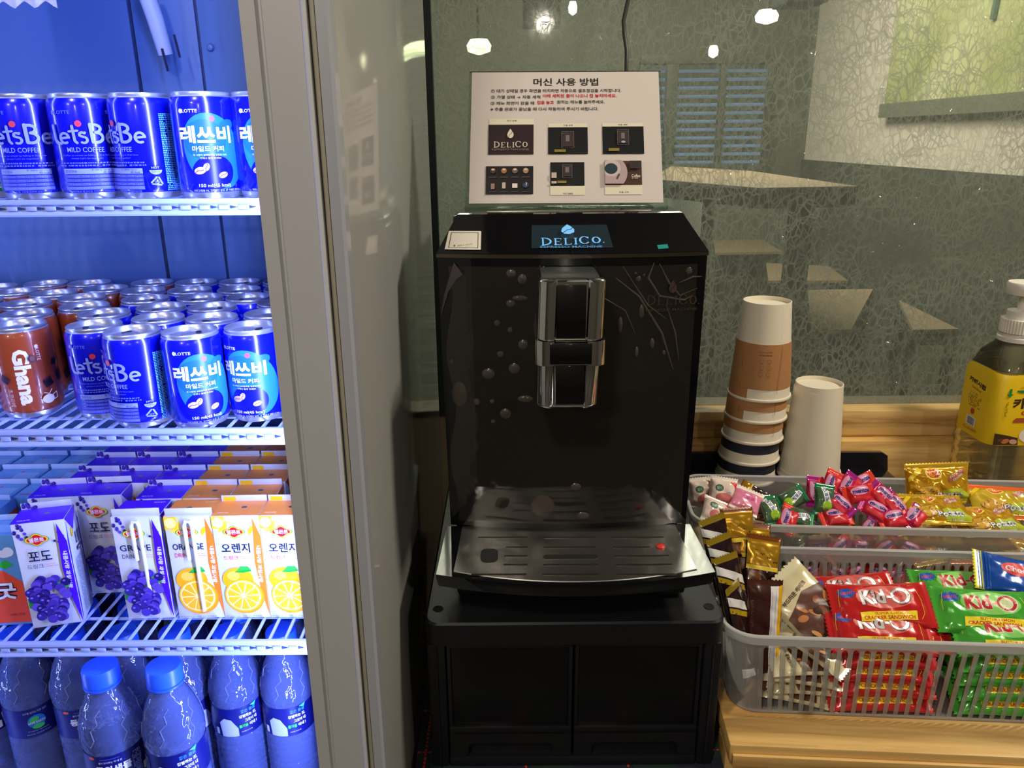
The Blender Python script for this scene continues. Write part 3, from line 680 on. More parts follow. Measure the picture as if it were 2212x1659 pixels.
def make_carton(flav):
    root = empty('juice_carton', (0, 0, -5), '', 'juice carton'); cd = mat('#d2d6e0', .42, coat=.15); w, d, h = BW / 2, BD / 2, BH
    main = mat('#4a12d8', .35) if flav == 'grape' else mat('#ff7d1e', .4)
    mb = MB(); mb.box((-w, -d, 0), (w, d, h), cd, .0012)
    juice_art(flav, 'front').apply(mb, plane_map((0, -d, 0), (1, 0, 0), (0, 0, 1), (0, -1, 0)), 1)
    juice_art(flav, 'back').apply(mb, plane_map((0, d, 0), (-1, 0, 0), (0, 0, 1), (0, 1, 0)), 1)
    juice_art(flav, 'side').apply(mb, plane_map((w, 0, 0), (0, 1, 0), (0, 0, 1), (1, 0, 0)), 1)
    juice_art(flav, 'side').apply(mb, plane_map((-w, 0, 0), (0, -1, 0), (0, 0, 1), (-1, 0, 0)), 1)
    juice_art(flav, 'top').apply(mb, plane_map((0, 0, h), (1, 0, 0), (0, 1, 0), (0, 0, 1)), 1)
    mb.build('carton_body', root)
    mb = MB(); mb.box((-w + .0005, d - .0045, h + .0001), (w - .0005, d - .0035, h + .0065), cd, .0003)
    A = Art()
    if flav == 'grape': grapes(A, -14, 3, 15, 5, 4, 9)
    else: A.rect(-14, 2.8, 12, 4.6, mat('#ffc81e', .4))
    scaleart(A).apply(mb, plane_map((0, d - .0045, h), (1, 0, 0), (0, 0, 1), (0, -1, 0)), 1)
    mb.build('top_seam', root)
    mb = MB()
    for s in (-1, 1):
        mb = MB(); vs = [(s * (w + .0001), -d + .002, h - .001), (s * (w + .0001), d - .002, h - .001), (s * (w + .0008), 0, h - .019), (s * (w + .0007), -d + .002, h - .0005), (s * (w + .0007), d - .002, h - .0005)]
        mb.add(vs, [(0, 1, 2), (3, 4, 2), (0, 3, 4, 1), (0, 2, 3), (1, 4, 2)], main); mb.build('folded_ear', root)
    mb = MB(); y = d + .0024
    mb.tube([(-.004, y, h - .008), (-.004, y, .010)], .0019, inkw, 10)
    mb.tube([(-.004, y, h - .0085), (-.0025, y, h - .0045), (.0015, y, h - .0045), (.003, y, h - .0085), (.003, y, h - .045)], .0019, inkw, 10); mb.build('straw', root)
    return root
jp = {k: Pool(make_carton(k)) for k in ('grape', 'orange')}
# front cartons: (kind, u at base, v at base front, yaw degrees, flipped, label)
def putcarton(kind, x, y, yaw, back, lab, g):
    r = jp[kind].put((x, y, SHZ[3]), (0, 0, math.radians(yaw) + (pi if back else 0)), lab, g)
    return r
GJ, GO = 'purple grape juice cartons on the lower shelf', 'orange juice cartons on the lower shelf'
x0 = at(612, 1220, .652).x
ft = [('grape', at(113, 1340, .641).x, .660, 14, False, 'grape juice carton standing foremost and turned to show its white side panel', GJ),
      ('grape', at(240, 1285, .692).x, .716, 4, False, 'grape juice carton half hidden behind the foremost grape carton', GJ),
      ('grape', at(307, 1230, .652).x, .6700, 3, True, 'grape juice carton with English name and white straw', GJ),
      ('orange', at(418, 1220, .652).x, .6700, 2, True, 'orange juice carton with English name and white straw', GO),
      ('orange', at(519, 1220, .652).x, .6700, 1, False, 'orange juice carton with full Korean name facing forward at the front', GO),
      ('orange', at(621, 1220, .652).x, .6700, 0, False, 'orange juice carton at the front partly hidden by the door frame', GO)]
for a in ft: putcarton(*a)
cols = [('grape', 302 + 0), ('grape', 0), ('grape', 0), ('orange', 0), ('orange', 0)]
xs_r = {0: None}
pitch = .0462
for i in range(1, 6):
    Y = .670 + i * .0372; base = at(541, 1065, .700).x + .004
    for j in range(6):
        k = 'orange' if j < 3 else 'grape'; x = base + .0462 - j * pitch
        if i == 1 and j == 5: continue
        if i == 1 and j == 4: continue
        if x > -.2245: continue
        putcarton(k, x, Y, random.uniform(-1, 1), False, '%s juice carton on lower shelf, row %s from front, column %s from the door frame' % (k, NTH[i + 1], NTH[j + 1]), GO if k == 'orange' else GJ)
# extra grape carton just behind the two loose ones
putcarton('grape', at(140, 1072, .72).x, .712, 6, False, 'grape juice carton behind the foremost one, at the left of its purple neighbours', GJ)
# sky-blue cartons at the left
def make_blue_carton():
    root = empty('drink_carton', (0, 0, -5), '', 'drink carton'); w, d, h = .026, .019, .098
    sky = mat('#5f9ce0', .4, coat=.2); om = mat('#e8562a', .4)
    mb = MB(); mb.box((-w, -d, 0), (w, d, h), sky, .0012)
    A = Art(); A.poly([(-26, 3), (26, 3), (26, 46), (10, 60), (-8, 62), (-26, 54)], mat('#e04a28', .4)); A.ell(14, 78, 7, 4, inkw); A.ell(18, 80, 5, 5, inkw); A.poly([(4, 66), (14, 72), (20, 66), (12, 62)], mat('#2eb03a', .4))
    A.text('굿', 8, 38, 18, mat('#0a2048', .4), bold=.1, w=20); A.text('굿', 8, 38, 17.6, inkw, bold=.03, w=19); A.text('100% 과즙', 14, 12, 3, mat('#8a1a20', .5), w=14); scaleart(A).apply(mb, plane_map((0, -d, 0), (1, 0, 0), (0, 0, 1), (0, -1, 0)), 1)
    A = Art(); A.rect(0, 44, 37, 86, om)
    for y in (24, 40, 56, 72): A.rect(0, y, 16, 4, inkw, .5)
    scaleart(A).apply(mb, plane_map((w, 0, 0), (0, 1, 0), (0, 0, 1), (1, 0, 0)), 1)
    A = Art(); A.stroke([(-22, -13), (-4, -13), (2, 6)], 1.6, mat('#c84a3a', .5)); A.rect(10, -6, 24, 16, mat('#86b4ea', .4)); scaleart(A).apply(mb, plane_map((0, 0, h), (1, 0, 0), (0, 1, 0), (0, 0, 1)), 1)
    mb.build('carton_body', root)
    mb = MB(); mb.box((-w + .0005, d - .007, h + .0001), (w - .0005, d - .006, h + .006), mat('#a9c6ee', .4), .0003); mb.build('top_seam', root)
    return root
bp_ = Pool(make_blue_carton())
xr = at(6, 1330, .640).x
bp_.put((xr - .004, .662, SHZ[3]), (0, 0, .10), 'red and sky-blue drink carton at the lower left, orange side with white dashes', 'sky-blue drink cartons on the lower shelf')
xl = at(541, 1065, .700).x + .004 + .0462 - 5 * pitch - .0226 - .0275
for i in range(0, 6):
    Y = .706 + i * .0392
    for j in range(4):
        x = xl - j * .0545 - (0.045 if i == 0 else 0)
        if Y > .90 or x < -.70: continue
        if i == 0 and j == 0: x -= .004
        bp_.put((x, min(Y, .885), SHZ[3]), (0, 0, random.uniform(-.02, .02)), 'sky-blue drink carton top on lower shelf, row %s back, column %s from the purple cartons' % (NTH[i + 1], NTH[j + 1]), 'sky-blue drink cartons on the lower shelf')
# ------------------------------------------------------------------ water bottles
pet = clear('clear_bottle', '#e6ecff', milk=.22, milkcol='#8ea6ff', rough=.05, bump=.8, bscale=60, refr=.6)
capb = mat('#2a62ff', .35); labb = mat('#0c1266', .35)
def make_bottle(kind):
    root = empty('water_bottle', (0, 0, -5), '', 'water bottle'); r = .0300; H = .205
    prof = [(r * .80, 0), (r * .95, .003), (r, .010)]
    z = .014
    while z < .072: prof += [(r * .965, z), (r, z + .0035), (r, z + .005)]; z += .0085
    prof += [(r * .97, .076), (r * .97, .118), (r, .121), (r * 1.0, .132), (r * .93, .145), (r * .76, .162), (r * .52, .178), (r * .43, .184), (r * .43, .190)]
    mb = MB(); mb.lathe(prof, pet, 40, cap0=True); mb.build('body', root, 50)
    # moulded ridges on the shoulder
    mb = MB(); rd = clear('bottle_ridge', '#cfd8ff', milk=.3, milkcol='#c8d6ff', rough=.05) if 'bottle_ridge' not in bpy.data.materials else bpy.data.materials['bottle_ridge']
    def shr(z):
        for (r0, z0), (r1, z1) in zip(prof, prof[1:]):
            if z0 <= z <= z1 and z1 > z0: return r0 + (r1 - r0) * (z - z0) / (z1 - z0)
        return r
    for k in range(6):
        a = k * pi / 3; pts = []
        for t_, (da, z_) in enumerate(((0, .128), (.16, .136), (.05, .146), (.3, .152), (.22, .160), (.42, .166))):
            q = shr(z_) + .0002; pts.append((q * math.cos(a + da), q * math.sin(a + da), z_))
        mb.tube(pts, .0005, rd, 5)
    mb.build('shoulder_ridge', root)
    mb = MB(); cr = .0172
    mb.lathe([(cr * 1.0, .186), (cr * 1.02, .188), (cr, .1895), (cr, .2005), (cr * .94, .203), (.0001, .2036)], capb, 60, cap0=True)
    mb.lathe([(cr * .95, .1825), (cr * 1.03, .1828), (cr * 1.03, .1852), (cr * .95, .1855)], capb, 40); mb.build('cap', root, 45)
    mb = MB(); rl = r * .985
    mb.lathe([(rl, .078), (rl, .1165)], labb, 48)
    A = Art(); gr = mat('#35c84a', .4); lb = mat('#3a8aff', .4); W = inkw
    # name panel at s=0
    A.ell(-18, 36, 3.4, 1.8, mat('#e0582a', .4)); A.text('물이 되어주는 이 네 삶', 0, 31, 2.4, W, w=22); A.text('동원샘물', 2, 22, 9.5, W, bold=.04, w=34); A.text('DONGWON SAEMMUL', 3, 14, 2, gr, w=24); A.poly([(10, 12), (20, 4), (28, 10)], lb); A.rect(0, 35, 18, 1.6, mat('#2a3a9a', .4))
    # slogan panel at s=62 (portrait left out: plain pale shape)
    x = 60
    A.poly([(x - 22, 1), (x - 24, 20), (x - 18, 26), (x - 10, 24), (x - 3, 12), (x - 3, 1)], mat('#a8b6e6', .5))
    A.text('좋은 물을', x + 10, 33, 4.4, lb, w=17, bold=.03); A.text('감별하는 것,', x + 9, 26.5, 4.6, W, w=20, bold=.04); A.text('그것이 내', x + 12, 20, 4.6, W, w=14, bold=.04)
    A.text('즐거움', x + 3, 13.5, 4.6, gr, w=10, bold=.04); A.text('이네 !', x + 14, 13.5, 4.6, W, w=9, bold=.04); A.text('동원샘물 인스타그램', x + 6, 6, 1.5, W, w=12); A.poly([(x + 12, 38), (x + 20, 40), (x + 18, 35)], mat('#3ad0b0', .4))
    # earth panel at s=-60
    x = -60
    A.text('지구를 살리는 작은 실천!', x, 34, 2.6, mat('#b8c4e8', .4), w=24); A.ell(x, 21, 9, 9, mat('#1f6ad0', .4)); A.ell(x - 2, 24, 5, 3.4, gr, .4); A.ell(x + 1, 14, 6, 3.2, gr); A.text('SAVE EARTH', x, 20, 3.2, mat('#c8e8c0', .4), w=17, bold=.03)
    A.text('Dongwon Saemmul', x, 9, 2, mat('#9fb0e0', .4), w=20); A.text('페트병을 재활용해 주세요', x, 5, 1.6, mat('#9fb0e0', .4), w=24)
    A.greek(20, 5, 30, 34, 2, mat('#7f90d8', .5)); A.rect(32.5, 8, 4, 9, W)
    scaleart(A).apply(mb, cyl_map(rl, .078), .003); mb.build('label', root, 50)
    return root
wb = Pool(make_bottle(0))
zf = -.6755
def putb(u, v, Y, s0, lab, g, sc=1.0):
    p = at(u, v, Y); face = math.atan2(-Y, -p.x) + pi / 2
    wb.put((p.x, Y, zf), (0, 0, face - s0 * .001 / .0295), lab, g, sc)
GW = 'water bottles on the cooler floor'
putb(240, 1560, .622, 8, 'water bottle in front with bright blue cap, big white Korean name on label', GW, .962)
putb(374, 1560, .622, 62, 'water bottle in front with bright blue cap and green-and-white slogan on label', GW, .962)
for u, s0, lab in ((-35, 20, 'water bottle cut off at the lower left corner under the price rail'), (75, -60, 'water bottle with a round green earth picture on its label'), (184, 2, 'water bottle behind the front ones, its Korean name half hidden'),
                   (294, 30, 'water bottle just behind the gap between the two front bottles'), (405, 28, 'water bottle behind the slogan bottle showing its fine-print side'),
                   (517, 60, 'water bottle under the price rail with pale figure and slogan, second from door frame'), (627, 62, 'water bottle under the price rail beside the door frame')):
    putb(u, 1540, .690, s0, lab, GW, .915)
for i in range(1, 5):
    for j in range(9):
        Y = .690 + i * .0495; x = -.226 - j * .0565 - (.028 if i % 2 else 0)
        if Y > .88 or x < -.705: continue
        wb.put((x, Y, zf), (0, 0, random.uniform(0, 6)), 'blue-capped water bottle under lower shelf wires, row %s back, %s from right' % (NTH[i + 1], (NTH + ['ninth'])[j + 1]), GW, .915)
# ------------------------------------------------------------------ table, cloth and wooden board
TZ = -.645
t = empty('serving_table', (.6, .9, 0), 'low table under the dark plaid cloth, hidden beneath the cabinet and board', 'table')
mb = MB(); mb.box((-.70, -.30, TZ - .035), (1.2, .28, TZ - .0025), mat('#6b5238', .6), .002); mb.build('tabletop', t)
for sx in (-.65, 1.1):
    for sy in (-.25, .22):
        mb = MB(); mb.box((sx, sy, -1.449), (sx + .05, sy + .05, TZ - .036), mat('#5a452f', .6), .002); mb.build('leg', t)
m = bpy.data.materials.new('plaid_cloth'); m.use_nodes = True; N = m.node_tree.nodes; L = m.node_tree.links; b = N['Principled BSDF']; b.inputs['Roughness'].default_value = .9
c = N.new('ShaderNodeTexCoord'); sp = N.new('ShaderNodeSeparateXYZ'); L.new(c.outputs['Object'], sp.inputs[0])
def mth(op, a, v=None, b2=None):
    n = N.new('ShaderNodeMath'); n.operation = op; L.new(a, n.inputs[0])
    if v is not None: n.inputs[1].default_value = v
    if b2 is not None: L.new(b2, n.inputs[1])
    return n.outputs[0]
def line(ax, period, off, wd): return mth('LESS_THAN', mth('ABSOLUTE', mth('SUBTRACT', mth('FRACT', mth('MULTIPLY', mth('ADD', sp.outputs[ax], off), 1 / period)), .5)), wd / period / 2)
dash = lambda ax: mth('LESS_THAN', mth('FRACT', mth('MULTIPLY', sp.outputs[ax], 1 / .006)), .72)
lx = mth('MULTIPLY', line(0, .11, .0985 + .055, .0022), None, dash(1)); ly = mth('MULTIPLY', line(1, .0646, -.683 + .0323, .0022), None, dash(0))
ln = mth('MAXIMUM', lx, None, ly)
bx = mth('MULTIPLY', mth('ADD', line(0, .11, .125, .045), None, line(1, .11, .02, .045)), .5)
mx1 = N.new('ShaderNodeMix'); mx1.data_type = 'RGBA'; mx1.inputs[6].default_value = lin('#1d2336'); mx1.inputs[7].default_value = lin('#16422e'); L.new(bx, mx1.inputs[0])
mx2 = N.new('ShaderNodeMix'); mx2.data_type = 'RGBA'; mx2.inputs[7].default_value = lin('#e03a2c'); L.new(ln, mx2.inputs[0]); L.new(mx1.outputs[2], mx2.inputs[6]); L.new(mx2.outputs[2], b.inputs['Base Color'])
mb = MB(); mb.box((-.108, .585, TZ - .0022), (1.84, 1.182, TZ), m, .0005); mb.box((-.108, .583, TZ - .25), (1.84, .585, TZ), m, .0005)
tag(mb.build('tablecloth'), 'dark navy and green plaid cloth with dashed red lines under the cabinet', 'tablecloth')
RY = -math.radians(4.0)
brd = empty('wooden_board', (.2215, .6400, 0), 'thick pine board carrying the snack baskets, its front edge facing out', 'board', rz=RY)
BT = -.5985
mb = MB(); mb.box((0, 0, BT - .022), (1.30, .585, BT), pine2, .0025); mb.box((.0, .014, TZ + .0003), (1.25, .05, BT - .0222), pine2, .001); mb.build('plank', brd)
mb = MB(); mb.box((.003, -.0045, BT - .0235), (1.30, -.0003, BT - .0095), pine2, .001); mb.build('edge_strip', brd)
# ------------------------------------------------------------------ drawer cabinet
plas = mat('#1b1c20', .42, spec=.25, bump=.04, bscale=900); gloss = mat('#0c0d11', .07, coat=.5); dgl = mat('#0d0e12', .26); pl2 = mat('#131418', .42)
CT = -.464; CX0, CX1 = -.0905, .2135; CY = .660
cb = empty('drawer_cabinet', ((CX0 + CX1) / 2, CY, 0), 'black plastic two-drawer cabinet on the plaid cloth under the coffee machine', 'cabinet')
hw = (CX1 - CX0) / 2
def rrect(x0, y0, x1, y1, r, n=6):
    P = []
    for cx, cy, a in ((x1 - r, y0 + r, -pi / 2), (x1 - r, y1 - r, 0), (x0 + r, y1 - r, pi / 2), (x0 + r, y0 + r, pi)):
        for k in range(n + 1): P.append((cx + r * math.cos(a + pi / 2 * k / n), cy + r * math.sin(a + pi / 2 * k / n)))
    return P
def ring(x0, y0, x1, y1, r, z, n=6): return [(a, b_, z) for a, b_ in rrect(x0, y0, x1, y1, r, n)]
mb = MB()
mb.loft([ring(-hw, 0, hw, .40, .014, CT - .026), ring(-hw, 0, hw, .40, .014, CT - .002), ring(-hw + .002, .002, hw - .002, .398, .013, CT)], plas)
mb.build('top_panel', cb)
mb = MB()
for s in (-1, 1):
    mb.box((s * hw - s * .0015, .0015, TZ + .0003), (s * (hw - .020), .0185, CT - .0263), plas, .003); mb.box((s * hw - s * .003, .019, TZ + .0003), (s * (hw - .010), .395, CT - .0263), plas, .002)
    mb.tube([(s * (hw - .011), .0005, TZ + .003), (s * (hw - .011), .0005, CT - .028)], .0012, plas, 6)
mb.box((-hw + .0205, .002, TZ + .0003), (hw - .0205, .395, TZ + .0125), plas, .0015); mb.box((-hw + .012, .385, TZ + .013), (hw - .012, .395, CT - .0263), plas); mb.build('frame', cb)
mb = MB()
for s in (-1, 1): mb.lathe([(.0001, CT + .0003), (.0046, CT + .0003), (.0052, CT + .0007), (.0056, CT + .0001)], mat('#020203', .9), 20, c=(s * (hw - .012), .026))
mb.build('socket_hole', cb)
z0, z1 = TZ + .0130, CT - .0275; mid = -.0005
for a, b_ in ((-hw + .0212, mid - .0012), (mid + .0012, hw - .0212)):
    mb = MB(); mb.box((a, .006, z0 + .036), (b_, .010, z1), dgl, .0015)
    mb.box((a, .003, z1 - .004), (b_, .0100, z1), pl2, .001); mb.box((a, .003, z0 + .030), (b_, .010, z0 + .038), pl2, .001)
    mb.box((a, .0035, z0), (a + .004, .0100, z1), pl2, .001); mb.box((b_ - .004, .0035, z0), (b_, .0100, z1), pl2, .001)
    mb.box((a + .01, .012, z0), (b_ - .01, .36, z1 - .02), pl2)
    d_ = mb.build('drawer', cb)
    mb = MB(); w_ = b_ - a
    mb.prism([(a + .0002, z0), (a + .017, z0), (a + .019, z0 + .003), (a + .020, z0 + .014), (a + .024, z0 + .018), (b_ - .024, z0 + .018), (b_ - .020, z0 + .014), (b_ - .019, z0 + .003), (b_ - .017, z0), (b_ - .0002, z0), (b_ - .0002, z0 + .0296), (a + .0002, z0 + .0296)], .0025, .0110, pl2, 'y'); mb.build('handle', d_)
# ------------------------------------------------------------------ coffee machine
mc = empty('coffee_machine', (.0605, .757, 0), 'black automatic espresso machine with chrome spout, display and steel drip tray', 'coffee machine')
MZ = CT + .0003
body = mat('#131419', .22, coat=.3); front = mat('#08080d', .05, spec=.5, coat=.25); chrome = mat('#d9dbe0', .06, 1.0); steel = mat('#b9b6b2', .27, 1.0, bump=.02, bscale=300); ink = mat('#07070a', .5)
H1 = .1325; zt0 = -.1125; zpb = -.4045
def arc_y(x, half, bulge, y0=0): return y0 - bulge * (1 - (x / half) ** 2)
xs = [-1 + 2 * k / 16 for k in range(17)]
# body
mb = MB(); hb = .124
mb.box((-hb, .012, -.428), (hb, .33, -.116), body, .004); mb.box((-hb, .050, -.118), (hb, .33, -.088), body, .004); mb.box((-hb + .004, .049, -.0879), (hb - .004, .10, -.0760), body, .003); mb.box((-hb + .01, .11, -.0879), (hb - .01, .32, -.0800), body, .003)
mb.box((-hb + .004, -.055, MZ + .004), (hb - .004, .33, -.4285), body, .004)
for sx in (-.10, .10):
    for y_ in (-.02, .30): mb.lathe([(.010, MZ), (.011, MZ + .0042)], mat('#050506', .8), 16, c=(sx, y_), cap0=True, cap1=True)
mb.build('housing', mc)
# curved front panel
mb = MB(); rings = []
for z, hh in ((zt0, H1), (-.25, H1 - .0012), (zpb, H1 - .0035)):
    f_ = [(x * hh, arc_y(x, 1, .012), z) for x in xs]; rings.append(f_ + [(hh, .0115, z), (-hh, .0115, z)])
mb.loft(rings, front)
def fp(x, y, o): h_ = H1; return (x, arc_y(x / h_, 1, .012) - o, y)
A = Art(); gold = mat('#57463c', .35, .4)
def leaf(A, x, y, s, m_, m2):
    A.poly([(x, y + s), (x + s * .42, y + .35 * s), (x + s * .55, y - .1 * s), (x + s * .38, y - .55 * s), (x, y - .7 * s), (x - s * .38, y - .5 * s), (x - s * .5, y - .05 * s), (x - s * .35, y + .4 * s)], m_)
    A.stroke([(x - s * .3, y - .62 * s), (x - .2 * s, y - .12 * s), (x + .15 * s, y + .1 * s), (x + .33 * s, y + .55 * s)], s * .07, m2)
def serif(A, s, x, y, h, m_, w, small=False):
    # lettering with capitals enlarged and little serifs
    n = len(s); tot = sum((1.0 if ch in 'DC' else .42 if ch == 'I' else .78) for ch in s); u = w / tot; cx = x - w / 2
    for k, ch in enumerate(s):
        cw = u * (1.0 if ch in 'DC' else .42 if ch == 'I' else .78); hh = h if ch in 'DC' and not small else h * .84; bx = cx + cw * .12; wd = cw * .72; y0 = y - h / 2; t_ = h * .13; tn = h * .05
        if ch == 'I':
            mxx_ = cx + cw / 2; A.rect(mxx_, y0 + hh / 2, t_, hh, m_); A.rect(mxx_, y0 + tn / 2, t_ * 2.4, tn, m_); A.rect(mxx_, y0 + hh - tn / 2, t_ * 2.4, tn, m_)
        elif ch in 'EL':
            A.rect(bx + t_, y0 + hh / 2, t_, hh, m_); A.rect(bx + t_, y0 + hh - tn / 2, t_ * 2.2, tn, m_); A.rect(bx + wd / 2, y0 + tn / 2, wd, tn, m_); A.rect(bx + wd - tn / 2, y0 + hh * .11, tn, hh * .2, m_)
            if ch == 'E': A.rect(bx + wd / 2, y0 + hh - tn / 2, wd, tn, m_); A.rect(bx + wd * .45, y0 + hh / 2, wd * .6, tn, m_); A.rect(bx + wd - tn / 2, y0 + hh * .9, tn, hh * .18, m_)
        elif ch == 'D':
            A.rect(bx + t_, y0 + hh / 2, t_, hh, m_); A.rect(bx + t_, y0 + tn / 2, t_ * 2.2, tn, m_); A.rect(bx + t_, y0 + hh - tn / 2, t_ * 2.2, tn, m_)
            pts = [(bx + t_ + (wd - t_) * math.sin(a), y0 + hh / 2 + (hh / 2 - tn / 2) * math.cos(a)) for a in [pi * q / 12 for q in range(13)]]
            for (p0, p1) in zip(pts, pts[1:]): A.stroke([p0, p1], tn + t_ * .8 * abs(math.sin((pts.index(p0) + .5) / 12 * pi)), m_)
        elif ch in 'CO':
            full = ch == 'O'; R = range(0, 19) if full else range(2, 17)
            pts = [(bx + wd / 2 + wd / 2 * math.cos(2 * pi * q / 18), y0 + hh / 2 + (hh / 2 - tn / 2) * math.sin(2 * pi * q / 18)) for q in R]
            for i_, (p0, p1) in enumerate(zip(pts, pts[1:])): A.stroke([p0, p1], tn + t_ * .8 * abs(math.cos(2 * pi * (R[i_] + .5) / 18)), m_)
            if not full: A.rect(pts[0][0], pts[0][1] - hh * .02, tn, hh * .26, m_)
        cx += cw
def delico(A, x, y, w, m_, m2, withleaf=True, bg=None):
    h = w * .19
    serif(A, 'DELICO', x, y, h, m_, w); A.ell(x + w * .53, y - h * .45, h * .06, h * .06, m_, n=8)
    A.text('ESPRESSO MACHINE', x, y - h * .98, h * .27, m2, w=w, bold=.01)
    if withleaf: leaf(A, x, y + h * 1.25, h * .8, m_, bg)
delico(A, .0985, -.1545, .052, gold, gold, True, mat('#221c1a', .3)); A.apply(mb, fp, .01)
mb.build('front_panel', mc)
# slanted control panel
mb = MB(); rings = []
sec = [(.000, zt0 + .0003, H1 + .0008, .0125), (.000, zt0 + .0050, H1 + .0008, .0125), (.003, zt0 + .0075, H1 - .0005, .0125), (.043, -.0745, H1 - .0175, .006), (.047, -.0735, H1 - .020, .005)]
for y0, z, hh, bu in sec: rings.append([(x * hh, arc_y(x, 1, bu, y0), z) for x in xs] + [(hh, .10, z if z < -.09 else z), (-hh, .10, z)])
mb.loft(rings, gloss); mb.build('control_panel', mc, 8)
mb = MB(); hh = H1 + .0014
mb.loft([[(x * hh, arc_y(x, 1, .0131), z) for x in xs] + [(x * hh, arc_y(x, 1, .0119), z) for x in reversed(xs)] for z in (zt0 + .0006, zt0 + .0042)], mat('#77706a', .25, 1.0)); mb.build('trim_band', mc)
# glass of the display face : plane between lower edge and upper edge
pa = Vector((0, .003 - .0125, zt0 + .0075)); pb = Vector((0, .043 - .006, -.0745)); sl = (pb - pa); SL = sl.length; ey = sl.normalized(); nn = Vector((0, -ey.z, ey.y)).normalized() if False else Vector((1, 0, 0)).cross(ey)
def cp(x, y, o):
    t_ = y / SL; hh_ = (H1 - .0005) + (-.017) * t_; bu = .0125 + (.006 - .0125) * t_; y0 = .003 + .040 * t_; z = pa.z + (pb.z - pa.z) * t_
    return Vector((x, arc_y(x / hh_, 1, bu, y0), z)) + nn * o
mb = MB(); A = Art(); scr = mat('#1d2a30', .12, coat=.4, emit=.35); scl = mat('#6fb0e8', .4, emit=.55)
A.poly([(-.0405, .0035), (.0390, .0035), (.0355, .0380), (-.0395, .0380)], scr)
delico(A, -.002, .0128, .060, scl, mat('#4f86b4', .4, emit=.4), False); A.poly([(-.0045, .0350), (-.0005, .0315), (.0022, .0275), (.002, .0230), (-.0025, .0205), (-.008, .0210), (-.0108, .0245), (-.0095, .0295)], scl); A.stroke([(-.009, .0220), (-.005, .0265), (-.001, .0273), (.001, .0310)], .0007, scr)
A.apply(mb, cp, .01, base=.0004); mb.build('display_screen', mc)
mb = MB(); A = Art(); A.rect(.0880, .0030, .0105, .006, mat('#1e8e84', .4), .08); A.apply(mb, cp, .01, base=.0006); mb.build('tape_tab', mc)
mb = MB(); A = Art(); wh = mat('#e6e0d2', .5)
A.poly([(-.1255, .0005), (-.0898, .0005), (-.0898, .0285), (-.1225, .0285)], wh)
for a_, b_ in (((-.1215, .0030), (-.0928, .0030)), ((-.0928, .0030), (-.0928, .0260)), ((-.0928, .0260), (-.1196, .0260)), ((-.1196, .0260), (-.1215, .0030))): A.stroke([a_, b_], .0006, ink)
leaf(A, -.1160, .0058, .0016, ink, wh); serif(A, 'DELICO', -.1055, .0058, .0022, ink, .0150); A.apply(mb, cp, .01, base=.0007); mb.build('sticker', mc)
# top slats behind the control panel
mb = MB()
for k in range(3):
    x0 = -.095 + k * .066; mb.box((x0, .056, -.0755), (x0 + .052, .090, -.0738), mat('#2a2623', .3, .6), .0008)
mb.box((-.085, .0500, -.0740), (.085, .0530, -.0722), mat('#9a938a', .2, .8), .0006); mb.build('vent_slats', mc)
# spout
def spring(w, y0, y1, z, cut=0.0):
    P = []; lob = .0105
    pts = [(-w + .008, y1), (-w + .003, y1 - .0015), (-w + .0006, y1 - .0050), (-w, y1 - .009), (-w, y0 + lob)]
    for k in range(1, 8): a = pi + pi / 2 * k / 7; pts.append((-w + lob + lob * math.cos(a), y0 + lob + lob * math.sin(a)))
    pts += [(-.0150, y0 + .0006), (-.0138, y0 + .0032), (.0138, y0 + .0032), (.0150, y0 + .0006)]
    for k in range(0, 7): a = -pi / 2 + pi / 2 * k / 7; pts.append((w - lob + lob * math.cos(a), y0 + lob + lob * math.sin(a)))
    pts += [(w, y0 + lob), (w, y1 - .009), (w - .0006, y1 - .0050), (w - .003, y1 - .0015), (w - .008, y1)]
    return [(a, b_, z) for a, b_ in pts]
sx0 = (1233 - 1106) / F * .70 - .0605
mb = MB(); SW = .0300; y0 = -.0845; yb = -.0125
mb.loft([spring(SW * .93, y0 + .003, yb, -.1205), spring(SW, y0, yb, -.1225), spring(SW, y0, yb, -.1745), spring(SW * .965, y0 + .0015, yb, -.1750), spring(SW * .95, y0 + .003, yb, -.2385), spring(SW * .90, y0 + .007, yb, -.2425)], chrome)
mb.v = [(x + sx0 + (z + .1755) * .03, y, z) for x, y, z in mb.v]; mb.build('spout', mc, 50)
mb = MB()
mb.box((sx0 - .0133, y0 + .0005, -.1735), (sx0 + .0133, y0 + .0028, -.1250), gloss, .0006); mb.build('spout_insert', mc)
mb = MB(); mb.box((sx0 - .0136, y0 + .002, -.2375), (sx0 + .0130, y0 + .0045, -.1995), gloss, .0006); mb.build('spout_insert', mc)
mb = MB(); cp_ = [(a + sx0, b_) for a, b_, _ in spring(SW * .93, y0 + .003, yb, 0)]; cx_ = sum(a for a, b_ in cp_) / len(cp_); cy_ = (y0 + yb) / 2
mb.prism([(cx_ + (a - cx_) * .93, cy_ + (b_ - cy_) * .93) for a, b_ in cp_], -.1204, -.1196, mat('#5c6466', .16, .5)); mb.build('spout_cap', mc)
mb = MB(); mb.loft([spring(SW + .0022, y0 - .0028, yb, z) for z in (-.1985, -.1975, -.1765, -.1755)], chrome); mb.v = [(x + sx0, y, z) for x, y, z in mb.v]; mb.box((sx0 - .0190, y0 - .0040, -.1968), (sx0 + .0190, y0 - .0012, -.1772), gloss, .0008); mb.build('spout_collar', mc)
